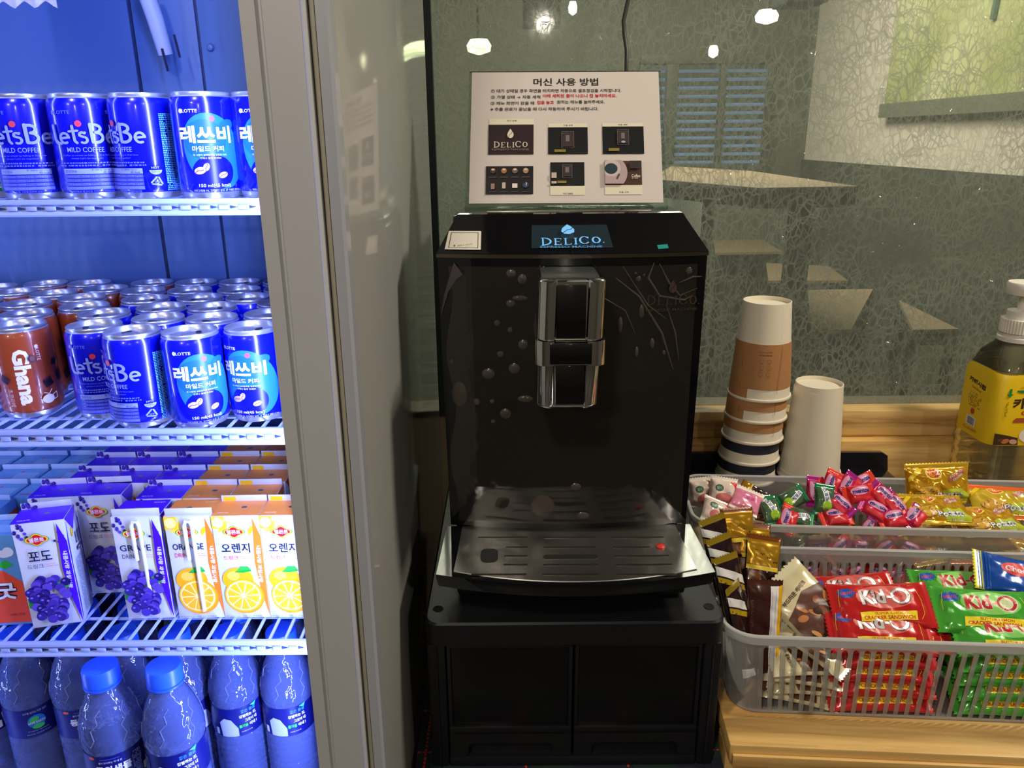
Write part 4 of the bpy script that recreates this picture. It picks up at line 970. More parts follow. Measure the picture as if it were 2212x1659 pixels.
# peeling protective film with bubbles
film = clear('protective_film', '#f2f0ee', milk=.06, milkcol='#8a8078', rough=.06, glossf=1.3, bump=.25, bscale=30); bub = clear('film_bubble', '#d8d0cc', milk=.13, milkcol='#bcaea4', rough=.18)
mb = MB(); 
def fz(x, z, o): return (x, arc_y(x / H1, 1, .012) - o, z)
nx, nz_ = 26, 30; vs = []
for i in range(nx + 1):
    for k in range(nz_ + 1):
        x = -.127 + .250 * i / nx; z = -.120 - .278 * k / nz_; e = min(i, nx - i, k, nz_ - k) / 6
        if i == 0: x += .004 * math.sin(k * .5) + .004
        vs.append(fz(x, z, .0007 + .0005 * random.random() * (1 if e < 1 else .3)))
mb.add(vs, [(i * (nz_ + 1) + k, (i + 1) * (nz_ + 1) + k, (i + 1) * (nz_ + 1) + k + 1, i * (nz_ + 1) + k + 1) for i in range(nx) for k in range(nz_)], film)
rb = random.Random(4)
def bubble(x, z, rx, rz, rot=0):
    c_, q_ = math.cos(rot), math.sin(rot); vs = [fz(x, z, .0022)]; n = 16
    for j, k in ((.75, .0018), (1.0, .0009)):
        for i in range(n):
            a = 2 * pi * i / n; X, Z = rx * j * math.cos(a), rz * j * math.sin(a); vs.append(fz(x + X * c_ - Z * q_, z + X * q_ + Z * c_, k))
    mb.add(vs, [(0, 1 + i, 1 + (i + 1) % n) for i in range(n)] + [(1 + i, 1 + n + i, 1 + n + (i + 1) % n, 1 + (i + 1) % n) for i in range(n)], bub)
def P2(u, v): p = at(u, v, .757 - .009); return p.x - .0605, p.z
for u, v, a, b_ in ((1104, 590, 11, 9), (1128, 602, 10, 11), (1123, 643, 17, 6), (1103, 655, 10, 8), (1074, 698, 7, 7), (1102, 712, 6, 6), (1130, 743, 11, 11), (1081, 765, 8, 7), (1111, 795, 13, 12), (1055, 808, 15, 12), (992, 855, 18, 29), (1135, 860, 18, 8), (1030, 870, 7, 8), (1063, 867, 6, 5), (1092, 893, 13, 12), (1065, 911, 5, 5), (975, 785, 4, 6), (1379, 602, 6, 6), (1373, 590, 3, 3), (1391, 594, 3, 3), (1339, 700, 5, 18), (1386, 672, 6, 15), (1409, 742, 5, 12), (1435, 763, 4, 6), (1491, 587, 7, 8), (1375, 760, 4, 12), (1190, 1150, 22, 3), (1243, 1048, 13, 9), (1172, 1090, 28, 28), (1258, 1110, 15, 9)):
    x, z = P2(u, v); 
    if z > -.400: bubble(x, z, a * .00044, b_ * .00046, 0)
for pts, w in (([(1330, 600), (1380, 640), (1430, 720), (1455, 800)], .0016), ([(1345, 575), (1400, 660), (1440, 690)], .0012), ([(1413, 568), (1400, 600), (1425, 640), (1480, 650), (1500, 640)], .0016), ([(1470, 612), (1500, 600), (1520, 600)], .0016), ([(1425, 570), (1445, 610), (1470, 640), (1510, 625)], .0014), ([(1300, 640), (1350, 670), (1372, 720)], .001), ([(1440, 660), (1460, 720), (1468, 780)], .0012)):
    mb.tube([Vector(fz(*P2(u, v), .0010)) for u, v in pts], [w * .3] + [w * .7] * (len(pts) - 2) + [w * .2], bub, 6)
pk = mat('#5d5560', .35, alpha=.75)
q = [P2(980, 568), P2(999, 592), P2(985, 605), P2(968, 632), P2(950, 690), P2(958, 640)]
mb.add([(a, arc_y(a / H1, 1, .012) - .0020 - .004 * (i == 1), b_) for i, (a, b_) in enumerate(q)], [tuple(range(6))], pk)
mb.build('protective_film', mc, fix=False)
# drip tray
TRZ = -.4055
def tray_ring(hw0, hw1, yf, bul, yb_, z, n=16):
    P = [(x * hw1, arc_y(x, 1, bul, yf), z) for x in [-1 + 2 * k / n for k in range(n + 1)]]
    return P + [(hw0, yb_, z), (-hw0, yb_, z)]
mb = MB()
mb.loft([tray_ring(.122, .122, -.086, .018, -.002, -.4275), tray_ring(.132, .1345, -.097, .0205, -.002, -.420), tray_ring(.1335, .1365, -.100, .021, -.002, TRZ - .003), tray_ring(.1333, .1363, -.0995, .021, -.002, TRZ)], gloss)
mb.build('drip_tray', mc)
dt = mc.children[-1] if mc.children else None
mb = MB()
mb.loft([tray_ring(.1165, .1195, -.0955, .0205, -.004, TRZ + .0002), tray_ring(.1160, .119, -.095, .0205, -.0042, TRZ + .0010)], steel)
sh = mat('#020203', .6); hlm = mat('#a8a29a', .2, 1.0)  # slots laid on as dark flats, each with a painted edge highlight
def slot(u0, u1, v, hh_, cut=True):
    a = atz(u0, v, TRZ) - Vector((.0605, .757, 0)); b__ = atz(u1, v, TRZ) - Vector((.0605, .757, 0)); y_ = (a.y + b__.y) / 2
    r_ = hh_ / 2; P = [(a.x + r_ * math.cos(t_), y_ + r_ * math.sin(t_)) for t_ in [pi / 2 + pi * k / 6 for k in range(7)]] + [(b__.x + r_ * math.cos(t_), y_ + r_ * math.sin(t_)) for t_ in [-pi / 2 + pi * k / 6 for k in range(7)]]
    mb.prism([(x, y - .0006) for x, y in P], TRZ + .0011, TRZ + .0013, hlm); mb.prism(P, TRZ + .0013, TRZ + .00145, sh)
for v_, spans in ((1163, ((1035, 1138), (1176, 1285), (1322, 1432))), (1184, ((1095, 1138), (1176, 1286), (1325, 1402))), (1203, ((1092, 1137), (1327, 1443))), (1222, ((1090, 1137), (1176, 1290), (1332, 1450))), (1243, ((1020, 1135), (1174, 1292), (1335, 1456)))):
    for u0, u1 in spans: slot(u0, u1, v_, .0022)
slot(1182, 1284, 1205, .0080); 
a = atz(1057, 1202, TRZ) - Vector((.0605, .757, 0)); P = [(a.x + x, a.y + y) for x, y in rrect(-.0088, -.0135, .0088, .0135, .007)]
mb.prism(P, TRZ + .0011, TRZ + .0014, sh)
mb.build('drip_grid', mc)
a = atz(1427, 1183, TRZ) - Vector((.0605, .757, 0)); mb = MB(); mb.lathe([(.0048, TRZ + .0011), (.0045, TRZ + .0022), (.0028, TRZ + .0034), (.0001, TRZ + .0038)], mat('#e0322c', .35, coat=.3), 20, c=(a.x, a.y), cap0=True); mb.build('float_indicator', mc)
# ------------------------------------------------------------------ instruction sign
sg = empty('instruction_sign', (.0, 0, 0), 'white laminated page of Korean instructions with six pictures, leaning on the machine', 'sign')
bl_ = at(1013, 440, .8480); br_ = at(1433, 438, .8480); tl_ = at(1022, 157, .93); tr_ = at(1420, 155, .93)
ex = (br_ - bl_).normalized(); ey_ = ((tl_ + tr_) / 2 - (bl_ + br_) / 2); SH = ey_.length; ey_.normalize(); nn_ = ex.cross(ey_).normalized(); o0 = (bl_ + br_) / 2; SWd = (br_ - bl_).length
def smap(x, y, o): return tuple(o0 + ex * x + ey_ * y + nn_ * o)
mb = MB(); k_ = SWd / 420.0  # metres per photo pixel
def sbx(x0, y0, x1, y1, n0, n1, m_):
    vs = [smap(x, y, n_) for n_ in (n0, n1) for x, y in ((x0, y0), (x1, y0), (x1, y1), (x0, y1))]
    mb.add(vs, [(0, 1, 2, 3), (7, 6, 5, 4), (0, 4, 5, 1), (1, 5, 6, 2), (2, 6, 7, 3), (3, 7, 4, 0)], m_)
paper = mat('#ddd4cf', .22, coat=.35)
sbx(-SWd / 2, 0, SWd / 2, SH, -.0004, .0004, paper)
A = Art(); K = mat('#1c1a1a', .5); RD = mat('#c8243c', .5); pan = mat('#2a1b20', .4); pan2 = mat('#0e1014', .4); cream = mat('#e6dfc9', .5); gd = mat('#8a7a30', .5); lg = mat('#c8b8b0', .5)
X = lambda zx: (zx / 4.809 + 1000 - 1222.5) * k_
Yv = lambda zy: SH - (zy / 4.809 + 140 - 156) * (SH / 284)
tx_ = lambda s, x0, x1, y, h, m_, bold=.015: A.text(s, (X(x0) + X(x1)) / 2, Yv(y), h * k_ / 4.809, m_, w=X(x1) - X(x0), bold=bold)
tx_('머신 사용 방법', 725, 1425, 187, 92, K, .02)
tx_('① 대기 상태일 경우 화면을 터치하면 자동으로 셀프점검을 시작합니다.', 270, 1670, 280, 44, K)
tx_('② 가열 상태 → 자동 세척', 270, 800, 347, 42, K); tx_('이때 세척된 물이 나오니 컵 놓지마세요.', 826, 1620, 336, 44, RD, .025)
tx_('③ 메뉴 화면이 왔을 때', 268, 735, 412, 42, K); tx_('컵을 놓고', 765, 945, 406, 42, RD, .025); tx_('원하는 메뉴를 눌러주세요.', 978, 1490, 402, 42, K)
tx_('※ 추출 완료가 끝났을 때 다시 작동하여 주시기 바랍니다.', 268, 1422, 476, 42, K)
def box4(x0, y0, x1, y1, m_): A.poly([(X(x0), Yv(y1)), (X(x1), Yv(y1)), (X(x1), Yv(y0)), (X(x0), Yv(y0))], m_)
for x0, y0, x1, y1, cap, cy in ((255, 580, 733, 640, '대기 상태', 600), (885, 630, 1300, 670, '가열 상태', 650), (1460, 628, 1890, 668, '자동 세척', 647), (905, 1275, 1270, 1365, '커피 추출중', 1352), (1475, 1268, 1865, 1362, '추출 시작', 1340)):
    box4(x0, y0, x1, y1, cream); cx = (x0 + x1) / 2; tx_(cap, cx - 50, cx + 52, cy, 20, K, .02)
box4(250, 640, 728, 950, pan); box4(882, 672, 1302, 950, pan2); box4(1458, 665, 1896, 950, pan2); box4(230, 1070, 726, 1355, mat('#120c12', .4)); box4(905, 1033, 1262, 1272, pan2); box4(1473, 1022, 1863, 1264, mat('#4a3228', .4))
crm = mat('#e6dcc8', .5); serif(A, 'DELICO', X(485), Yv(848), 72 * k_ / 4.809, crm, X(670) - X(300)); A.text('ESPRESSO MACHINE', X(485), Yv(905), 22 * k_ / 4.809, mat('#8a7a78', .5), w=X(682) - X(292)); leaf(A, X(482), Yv(748), 66 * k_ / 4.809, crm, pan)
def minim(cx, cy, w, h, cup=False):
    lgm = mat('#7a6a6c', .5); x0, x1, y0, y1 = cx - w / 2, cx + w / 2, cy - h / 2, cy + h / 2
    pts = [(x0, y0), (x1, y0), (x1, y1), (x0, y1), (x0, y0)]
    A.stroke([(X(a), Yv(b_)) for a, b_ in pts], 4 * k_ / 4.809, lgm); box4(x0 + 6, y0 + 22, x1 - 6, y1 - 12, mat('#33262a', .5)); box4(cx - 20, cy - h * .28, cx + 18, cy + h * .1, lgm); A.stroke([(X(x0), Yv(y0 + 16)), (X(x1), Yv(y0 + 16))], 5 * k_ / 4.809, lgm)
    if cup: A.ell(X(cx + 2), Yv(cy + h * .32), 22 * k_ / 4.809, 12 * k_ / 4.809, mat('#a9b8c0', .5))
minim(1090, 808, 128, 170); minim(1675, 782, 118, 155, True); minim(1082, 1130, 100, 135)
box4(948, 908, 1068, 936, gd); box4(1520, 898, 1632, 926, gd); box4(978, 1228, 1072, 1252, gd); box4(917, 1145, 970, 1200, lg); box4(917, 1232, 970, 1256, lg)
for i_, cx in enumerate((305, 420, 535, 648)):
    A.ell(X(cx), Yv(1125), 30 * k_ / 4.809, 32 * k_ / 4.809, mat(('#4a3226', '#a86a38', '#6a5a5c', '#a8846a')[i_], .5)); A.ell(X(cx), Yv(1112), 18 * k_ / 4.809, 12 * k_ / 4.809, mat('#d8c0a8', .5))
    A.rect(X(cx), Yv(1190), 80 * k_ / 4.809, 8 * k_ / 4.809, mat('#5a4c50', .5)); A.rect(X(cx), Yv(1338), 80 * k_ / 4.809, 7 * k_ / 4.809, mat('#4a3c40', .5))
box4(286, 1255, 324, 1312, mat('#a08070', .5)); box4(402, 1245, 438, 1305, mat('#c8b8ac', .5)); box4(508, 1255, 562, 1300, mat('#e8e0d8', .5)); A.ell(X(648), Yv(1272), 32 * k_ / 4.809, 30 * k_ / 4.809, mat('#2a3c6a', .5)); A.text('?', X(655), Yv(1262), 40 * k_ / 4.809, crm, bold=.02)
def clipell(cx, cy, rx, ry, x0, y0, x1, y1, m_):
    A.poly([(X(min(max(cx + rx * math.cos(a), x0), x1)), Yv(min(max(cy + ry * math.sin(a), y0), y1))) for a in [2 * pi * k / 40 for k in range(40)]], m_)
clipell(1560, 1150, 150, 160, 1474, 1023, 1862, 1263, mat('#b8a0a4', .5)); clipell(1545, 1105, 95, 85, 1474, 1023, 1862, 1263, mat('#cdbcc0', .5)); clipell(1540, 1110, 68, 55, 1474, 1023, 1862, 1263, mat('#31444a', .3))
A.stroke([(X(1600), Yv(1210)), (X(1622), Yv(1170))], 20 * k_ / 4.809, mat('#5c3c44', .5)); box4(1735, 1030, 1855, 1110, mat('#2c2422', .5)); tx_('Coffee', 1752, 1843, 1184, 34, crm); tx_('by style', 1755, 1820, 1208, 16, crm)
A.apply(mb, smap, .5, base=.0007, step=.00002); mb.build('laminated_page', sg)
acr = clear('acrylic', '#eef4f0', milk=.03, milkcol='#a8b8b0', rough=.03, glossf=.8)
mb = MB(); e = .0045
vs = [smap(x, y, n_) for n_ in (-.0036, -.0008) for x, y in ((-SWd / 2 - e, -.009), (SWd / 2 + e, -.009), (SWd / 2 + e * .6, SH + .002), (-SWd / 2 - e * .6, SH + .002))]
mb.add(vs, [(0, 1, 2, 3), (7, 6, 5, 4), (0, 4, 5, 1), (1, 5, 6, 2), (2, 6, 7, 3), (3, 7, 4, 0)], acr)
fz_ = -.0731
b0 = Vector(smap(0, -.009, -.002)); mb.box((o0.x - SWd / 2 - e, b0.y - .002, fz_), (o0.x + SWd / 2 + e, b0.y + .0015, max(b0.z, fz_ + .002)), acr, .0004)
mb.box((o0.x - SWd / 2 + .01, b0.y + .0016, fz_ - .0022), (o0.x + SWd / 2 - .01, b0.y + .055, fz_ + .0003), acr, .0004)
mb.build('acrylic_stand', sg)
# cable hanging in front of the glass
mb = MB(); pts = [at(1362, -120, 1.215), at(1357, 0, 1.215), at(1347, 45, 1.21), at(1349, 75, 1.21), at(1354, 110, 1.205), at(1353, 160, 1.20), at(1350, 300, 1.19), at(1345, 420, 1.18), Vector((.17, 1.15, -.20))]
mb.tube(pts, .0030, mat('#0b0b0d', .4), 8); tag(mb.build('power_cable'), 'thin black cable hanging in front of the crackled glass behind the sign', 'cable')
# ------------------------------------------------------------------ black cup tray
ct = empty('cup_tray', (.25, 1.115, 0), 'black plastic tray behind the baskets holding the paper cup stacks', 'tray')
mb = MB(); P = [(0, 0), (.385, 0), (.375, .060), (.340, .064), (.0, .060)]
tb = BT + .0003; CTZ = -.530
mb.box((.0, -.012, tb), (.372, .068, CTZ), body, .004); mb.prism([(.0, tb), (.385, tb), (.372, -.508), (.362, -.502), (.0, -.500)], .0605, .068, body, 'y'); mb.build('tray_body', ct)
# ------------------------------------------------------------------ paper cups
cupw = mat('#e3dac6', .55); kraft = mat('#a9784a', .75, bump=.05, bscale=400); navy = mat('#181b2c', .6)
CRM, CBS, CHT = .0485, .0355, .150
def make_cup(kind):
    root = empty('paper_cup', (0, 0, -5), '', 'cup'); mb = MB()
    rad = lambda z: CRM * .955 + (CBS - CRM * .955) * z / CHT
    prof = [(rad(.004) - .0008, .004), (CRM * .98, .0005), (CRM, .0022), (CRM * .985, .0045), (rad(.005), .005), (rad(CHT), CHT), (rad(CHT) - .0012, CHT + .0003), (rad(CHT) - .0016, CHT - .001), (rad(CHT - .006) - .0016, CHT - .006), (.0001, CHT - .006)]
    mb.lathe(prof, cupw, 56)
    if kind == 'navy': mb.lathe([(rad(.0195) + .0002, .0195), (rad(.040) + .0002, .040)], navy, 56)
    A = Art(); A.rect(-14 if kind == 'plain' else 30, 80, .35, 135, mat('#f4eee0', .5)); scaleart(A).apply(mb, lambda x, y, o: ((rad(y) + o) * math.cos(-pi / 2 + x / .045), (rad(y) + o) * math.sin(-pi / 2 + x / .045), y), .008); mb.build('cup_body', root, 50)
    if kind == 'kraft':
        mb = MB(); z0_, z1_ = .0205, .090; sr = lambda z: rad(z) + .0010
        mb.lathe([(sr(z0_) - .0008, z0_), (sr(z0_), z0_), (sr(z1_), z1_), (sr(z1_) - .0008, z1_)], kraft, 56)
        A = Art(); k1 = mat('#3a2614', .7); k2 = mat('#7a522e', .7)
        A.text('CAUTION! VERY HOT!', 4, 74, 2.4, k1, pi, .02, w=21); A.text('안전을 위하여 주의하십시오', 4, 78.5, 2, k1, pi, w=21)
        for i in range(2):
            for j in range(3):
                cx, cy = -1 + i * 11, 65 - j * 10; A.stroke([(cx - 3, cy - 2.2), (cx + 3, cy - 2.2), (cx + 3, cy + 2.2), (cx - 3, cy + 2.2), (cx - 3, cy - 2.2)], .35, k2); A.rect(cx, cy - 4, 5, .6, k2)
        A.stroke([(25, 14.5), (32, 87.5)], .5, k2); A.stroke([(-32, 52), (-32.5, 62)], .5, k1); scaleart(A).apply(mb, lambda x, y, o: ((sr(y) + o) * math.cos(-pi / 2 + x / .045), (sr(y) + o) * math.sin(-pi / 2 + x / .045), y), .004); mb.build('cup_sleeve', root, 50)
    return root
cpool = {k: Pool(make_cup(k)) for k in ('kraft', 'navy', 'plain')}
c0 = at(1612, 1000, 1.150)
for k, kind in enumerate(('navy', 'navy', 'kraft', 'kraft', 'kraft')):
    z = CTZ + .0003 + k * .0352; x = c0.x + k * .0024
    lab = ('navy-banded paper cup at the very bottom of the tall stack', 'navy-banded paper cup second from the bottom of the tall stack', 'kraft-banded paper cup in the middle of the tall stack', 'kraft-banded paper cup next below the top one of the tall stack', 'upside-down paper cup with printed kraft sleeve topping the tall stack')[k]
    cpool[kind].put((x, 1.150, z), (0, 0, (.45, .45, .2, .1, .05)[k] - .35), lab, 'tall stack of upside-down paper cups')
c1 = at(1747, 1000, 1.150)
for k, lab in enumerate(('white paper cup at the bottom of the short stack, mostly its rim showing', 'plain white upside-down paper cup topping the short stack')):
    cpool['plain'].put((c1.x + .002 * k, 1.150, CTZ + .0003 + k * .0090), (0, 0, -.35), lab, 'short stack of plain white cups')
# ------------------------------------------------------------------ syrup bottle
sy = empty('syrup_bottle', (.790, 1.130, 0), 'large clear syrup bottle with yellow label and white pump', 'bottle')
syc = clear('syrup_plastic', '#e6e4c8', milk=.07, milkcol='#d8d6b8', rough=.04, bump=.3, bscale=18, refr=.35); yl = mat('#e8c414', .4); pw = mat('#e6e2da', .4); SB = BT + .0003
def srect(hx, hy, r, z, n=5): return ring(-hx, -hy, hx, hy, r, z, n)
mb = MB(); hx, hy = .070, .050
rs = [srect(hx * .93, hy * .92, .016, SB), srect(hx, hy, .02, SB + .008)]
z = SB + .02
for k in range(6): rs += [srect(hx * .975, hy * .97, .02, z), srect(hx, hy, .02, z + .006), srect(hx, hy, .02, z + .014)]; z += .020
rs += [srect(hx * .985, hy * .98, .02, -.455), srect(hx * .985, hy * .98, .02, -.350), srect(hx * .93, hy * .93, .026, -.335), srect(hx * .72, hy * .80, .030, -.318), srect(.030, .030, .0290, -.305), srect(.025, .025, .0245, -.297), srect(.025, .025, .0245, -.285)]
rs = [[(a - .022 * min(1, max(0, (z_ + .335) / .030)), b_, z_) for a, b_, z_ in r_] for r_ in rs]; mb.loft(rs, syc); mb.build('bottle_body', sy, 50)
mb = MB(); ho, hv = hx * .99, hy * .985
mb.loft([srect(ho + .0004, hv + .0004, .02, -.452), srect(ho + .0004, hv + .0004, .02, -.350), srect(ho * .955, hv * .955, .025, -.339)], yl, cap=False)
A = Art(); br = mat('#3a2410', .5); rdd = mat('#b83a1e', .5); gr_ = mat('#1f8a3c', .5)
A.text('카페시럽', -6, 68, 17, br, .04, .05, w=74); A.text('Cafe Syrup', -2, 52, 9, rdd, .04, .04, w=52); A.poly([(-38, 36), (30, 38), (30, 45), (-34, 44), (-38, 40)], mat('#a8502c', .5)); A.text('커피전문', -2, 40.5, 5, inkw, .03, w=34)
A.poly([(-52, 90), (-48, 90), (-48, 82), (-45, 82), (-50, 76), (-55, 82), (-52, 82)], gr_); A.ell(-30, 88, 11, 4.5, gr_, .05, 16, pi, 2 * pi); A.text('LOTTE', -30, 92, 3, rdd, w=12); A.greek(-53, 45, -49, 70, 2, mat('#7a5a18', .5))
A.ell(8, 17, 33, 16, mat('#ece6da', .4), .03, 30); A.ell(10, 19, 26, 12, mat('#241009', .25), .03, 28); A.ell(6, 22, 15, 4, mat('#5c2c14', .3), .1)
A.poly([(-62, 1), (-24, 1), (-26, 12), (-42, 16), (-62, 20)], mat('#3a2416', .5)); A.ell(-44, 7, 6, 4, mat('#b8703c', .5), .3); A.ell(-32, 6, 6, 4, mat('#d09a88', .5), -.2); A.ell(-52, 9, 4, 3, mat('#5c3a20', .5)); A.greek(-2, 3, 26, 7, 2, rdd)
scaleart(A).apply(mb, plane_map((0, -hv - .0006, -.4515), (1, 0, 0), (0, 0, 1), (0, -1, 0)), 1)
A = Art(); A.text('카페시럽', 0, 84, 8, br, -.12, .05, w=44); A.text('Cafe Syrup', 0, 74, 4, rdd, -.1, .03, w=26); A.greek(-16, 44, 18, 68, 2.6, mat('#7a5a18', .5), .6); A.ell(0, 38, 5, 5, rdd); A.rect(0, 22, 24, 15, inkw)
for k in range(14): A.rect(-9.5 + k * 1.45, 22, random.choice((.4, .7, .9)), 12, K)
A.greek(-18, 8, 20, 12, 2.4, rdd); scaleart(A).apply(mb, plane_map((-ho - .0006, 0, -.4515), (0, -1, 0), (0, 0, 1), (-1, 0, 0)), 1); mb.build('label', sy, 50)
mb = MB()
n = 40; prof = [(.0275, -.294), (.0275, -.2860)]; mb.lathe([(.0262, -.3005), (.0280, -.2990), (.0280, -.2930), (.0262, -.2915), (.0262, -.2890), (.0275, -.2885), (.0275, -.2870)], pw, n)
vs = []; 
for z in (-.2865, -.2660):
    for k in range(80): r_ = .0272 if k % 2 else .0260; a = 2 * pi * k / 80; vs.append((r_ * math.cos(a), r_ * math.sin(a), z))
mb.add(vs, [(k, (k + 1) % 80, 80 + (k + 1) % 80, 80 + k) for k in range(80)] + [tuple(80 + k for k in range(80))], pw)
mb.lathe([(.0210, -.2660), (.0205, -.2540), (.0120, -.2530), (.0085, -.2520), (.0075, -.2300), (.0085, -.2290)], pw, 30)
mb.lathe([(.0085, -.2290), (.0260, -.2285), (.0270, -.2240), (.0270, -.2130), (.0255, -.2110), (.0001, -.2105)], pw, 36); mb.tube([(.015, 0, -.221), (.055, -.01, -.222), (.066, -.012, -.232)], .006, pw, 10); mb.v = [(x - .022, y, z) for x, y, z in mb.v]; mb.build('pump', sy, 40)
mb = MB(); mb.lathe([(.0150, -.2995), (.0145, -.330), (.0095, -.336), (.0090, -.350), (.0035, -.352), (.0035, -.585)], pw, 20, cap1=True); mb.v = [(x - .022, y, z) for x, y, z in mb.v]; mb.build('dip_tube', sy, 50)
# ------------------------------------------------------------------ translucent baskets
bpl = clear('basket_plastic', '#eceff2', milk=.27, milkcol='#ffffff', rough=.16, glossf=1.0, translucent=.5); rimp = clear('basket_rim_plastic', '#e4e6ea', milk=.80, milkcol='#ffffff', rough=.12, translucent=.5)
RZ = -.489
def make_basket(name_lab, ox, oy, W_, D_, slots=True, divider=False, rz=RY):
    b = empty('snack_basket', (ox, oy, 0), name_lab, 'basket', 'translucent slotted snack baskets', rz=rz)
    R = .030; z0 = BT + .0003; H = RZ - z0; inset = .012; T = .0016
    def out(t_, d_=0):  # perimeter at height fraction t
        i = inset * (1 - t_) + d_; r = max(R - i * .2, .006); return rrect(i, i, W_ - i, D_ - i, r, 8)
    z_ = lambda t_: z0 + H * t_
    mb = MB()
    def band(t0, t1):
        mb.loft([[(a, c_, z_(t0)) for a, c_ in out(t0)], [(a, c_, z_(t1)) for a, c_ in out(t1)]], bpl, cap=False)
    zs0, zs1 = (.07, .90) if slots else (.0, .5)
    # floor
    mb.loft([[(a, c_, z0) for a, c_ in out(0, .003)], [(a, c_, z0 + T) for a, c_ in out(0, .003)]], bpl)
    mb.loft([[(a, c_, z0 + .0005) for a, c_ in out(0, .003)], [(a, c_, z_(.07)) for a, c_ in out(.07)]], bpl, cap=False)
    topb = .50 if divider else .86; band(topb, 1.0)
    # corner bends (solid) and slotted straight sides
    def wallseg(x0, y0_, x1, y1_, t0, t1):  # plan segment given for full height via insets
        mb.add([seg(x0, y0_, t0), seg(x1, y1_, t0), seg(x1, y1_, t1), seg(x0, y0_, t1)], [(0, 1, 2, 3)], bpl)
    P0, P1 = out(.07), out(topb); n = len(P0)
    for k in range(n):
        k2 = (k + 1) % n; a, b__ = P0[k], P0[k2]; c_, d_ = P1[k2], P1[k]; ln_ = math.dist(a, b__)
        if ln_ < .03 or not slots:
            mb.add([(a[0], a[1], z_(.07)), (b__[0], b__[1], z_(.07)), (c_[0], c_[1], z_(topb)), (d_[0], d_[1], z_(topb))], [(0, 1, 2, 3)], bpl); continue
        pit = .0108; m_ = int(ln_ / pit); wslot = .56
        for j in range(m_):
            f0, f1 = j / m_, (j + 1 - wslot) / m_
            def lp(p, q_, f): return (p[0] + (q_[0] - p[0]) * f, p[1] + (q_[1] - p[1]) * f)
            A0, A1, B0, B1 = lp(a, b__, f0), lp(a, b__, f1), lp(d_, c_, f0), lp(d_, c_, f1); fE = (j + 1) / m_; C0, C1 = lp(a, b__, fE), lp(d_, c_, fE)
            nx_, ny_ = (b__[1] - a[1]) / ln_ * .0010, -(b__[0] - a[0]) / ln_ * .0010
            q0 = [(A0[0], A0[1], z_(.07)), (A1[0], A1[1], z_(.07)), (B1[0], B1[1], z_(topb)), (B0[0], B0[1], z_(topb))]
            q1 = [(x + nx_, y + ny_, z__) for x, y, z__ in q0]
            mb.add(q0 + q1, [(0, 1, 2, 3), (4, 5, 6, 7), (0, 3, 7, 4), (1, 2, 6, 5)], bpl)
            # rounded slot head
            M0 = lp(B1, C1, .5)
            for s_, (u_, v_) in ((0, (B1, M0)), (1, (C1, M0))):
                hgt = .0035; zz = z_(topb); low = (u_[0], u_[1], zz - hgt); mb.add([(u_[0], u_[1], zz), (v_[0], v_[1], zz), (u_[0] + (v_[0] - u_[0]) * .35, u_[1] + (v_[1] - u_[1]) * .35, zz - hgt * .45), low], [(0, 1, 2, 3)], bpl)
    mb.build('basket_wall', b, fix=False)
    mb = MB(); o_ = lambda d_, r: rrect(-d_, -d_, W_ + d_, D_ + d_, r, 8)
    L4 = [[(x, y, z) for x, y in o_(d_, R + d_)] for d_, z in ((0, RZ), (.0005, RZ + .0008), (.0045, RZ + .0010), (.0055, RZ), (.0052, RZ - .0085), (.0040, RZ - .0090), (.0035, RZ - .001), (0, RZ - .0012))]
    mb.loft(L4 + [L4[0]], rimp, cap=False); mb.build('rim', b, fix=True)
    if divider:
        mb = MB()
        for x in (.052,): mb.box((x, -.0055, RZ - .022), (x + .003, -.0008, RZ - .0095), rimp, .0005); mb.box((x + .0, D_ - .006, RZ - .022), (x + .003, D_ - .003, RZ - .003), rimp, .0005)
        mb.build('rib', b)
    return b
e1 = Vector((math.cos(RY), math.sin(RY))); e2 = Vector((-e1.y, e1.x))
B1O = Vector((.2215, .6740)); B1W, B1D = .56, .178
make_basket('front basket with round-ended slots, holding cracker packs and chocolate sticks', B1O.x, B1O.y, B1W, B1D)
B2O = Vector((.2440, .9140)); B2W, B2D = .60, .150
make_basket('rear basket holding wrapped candies and golden chip bags', B2O.x, B2O.y, B2W, B2D, True, True)
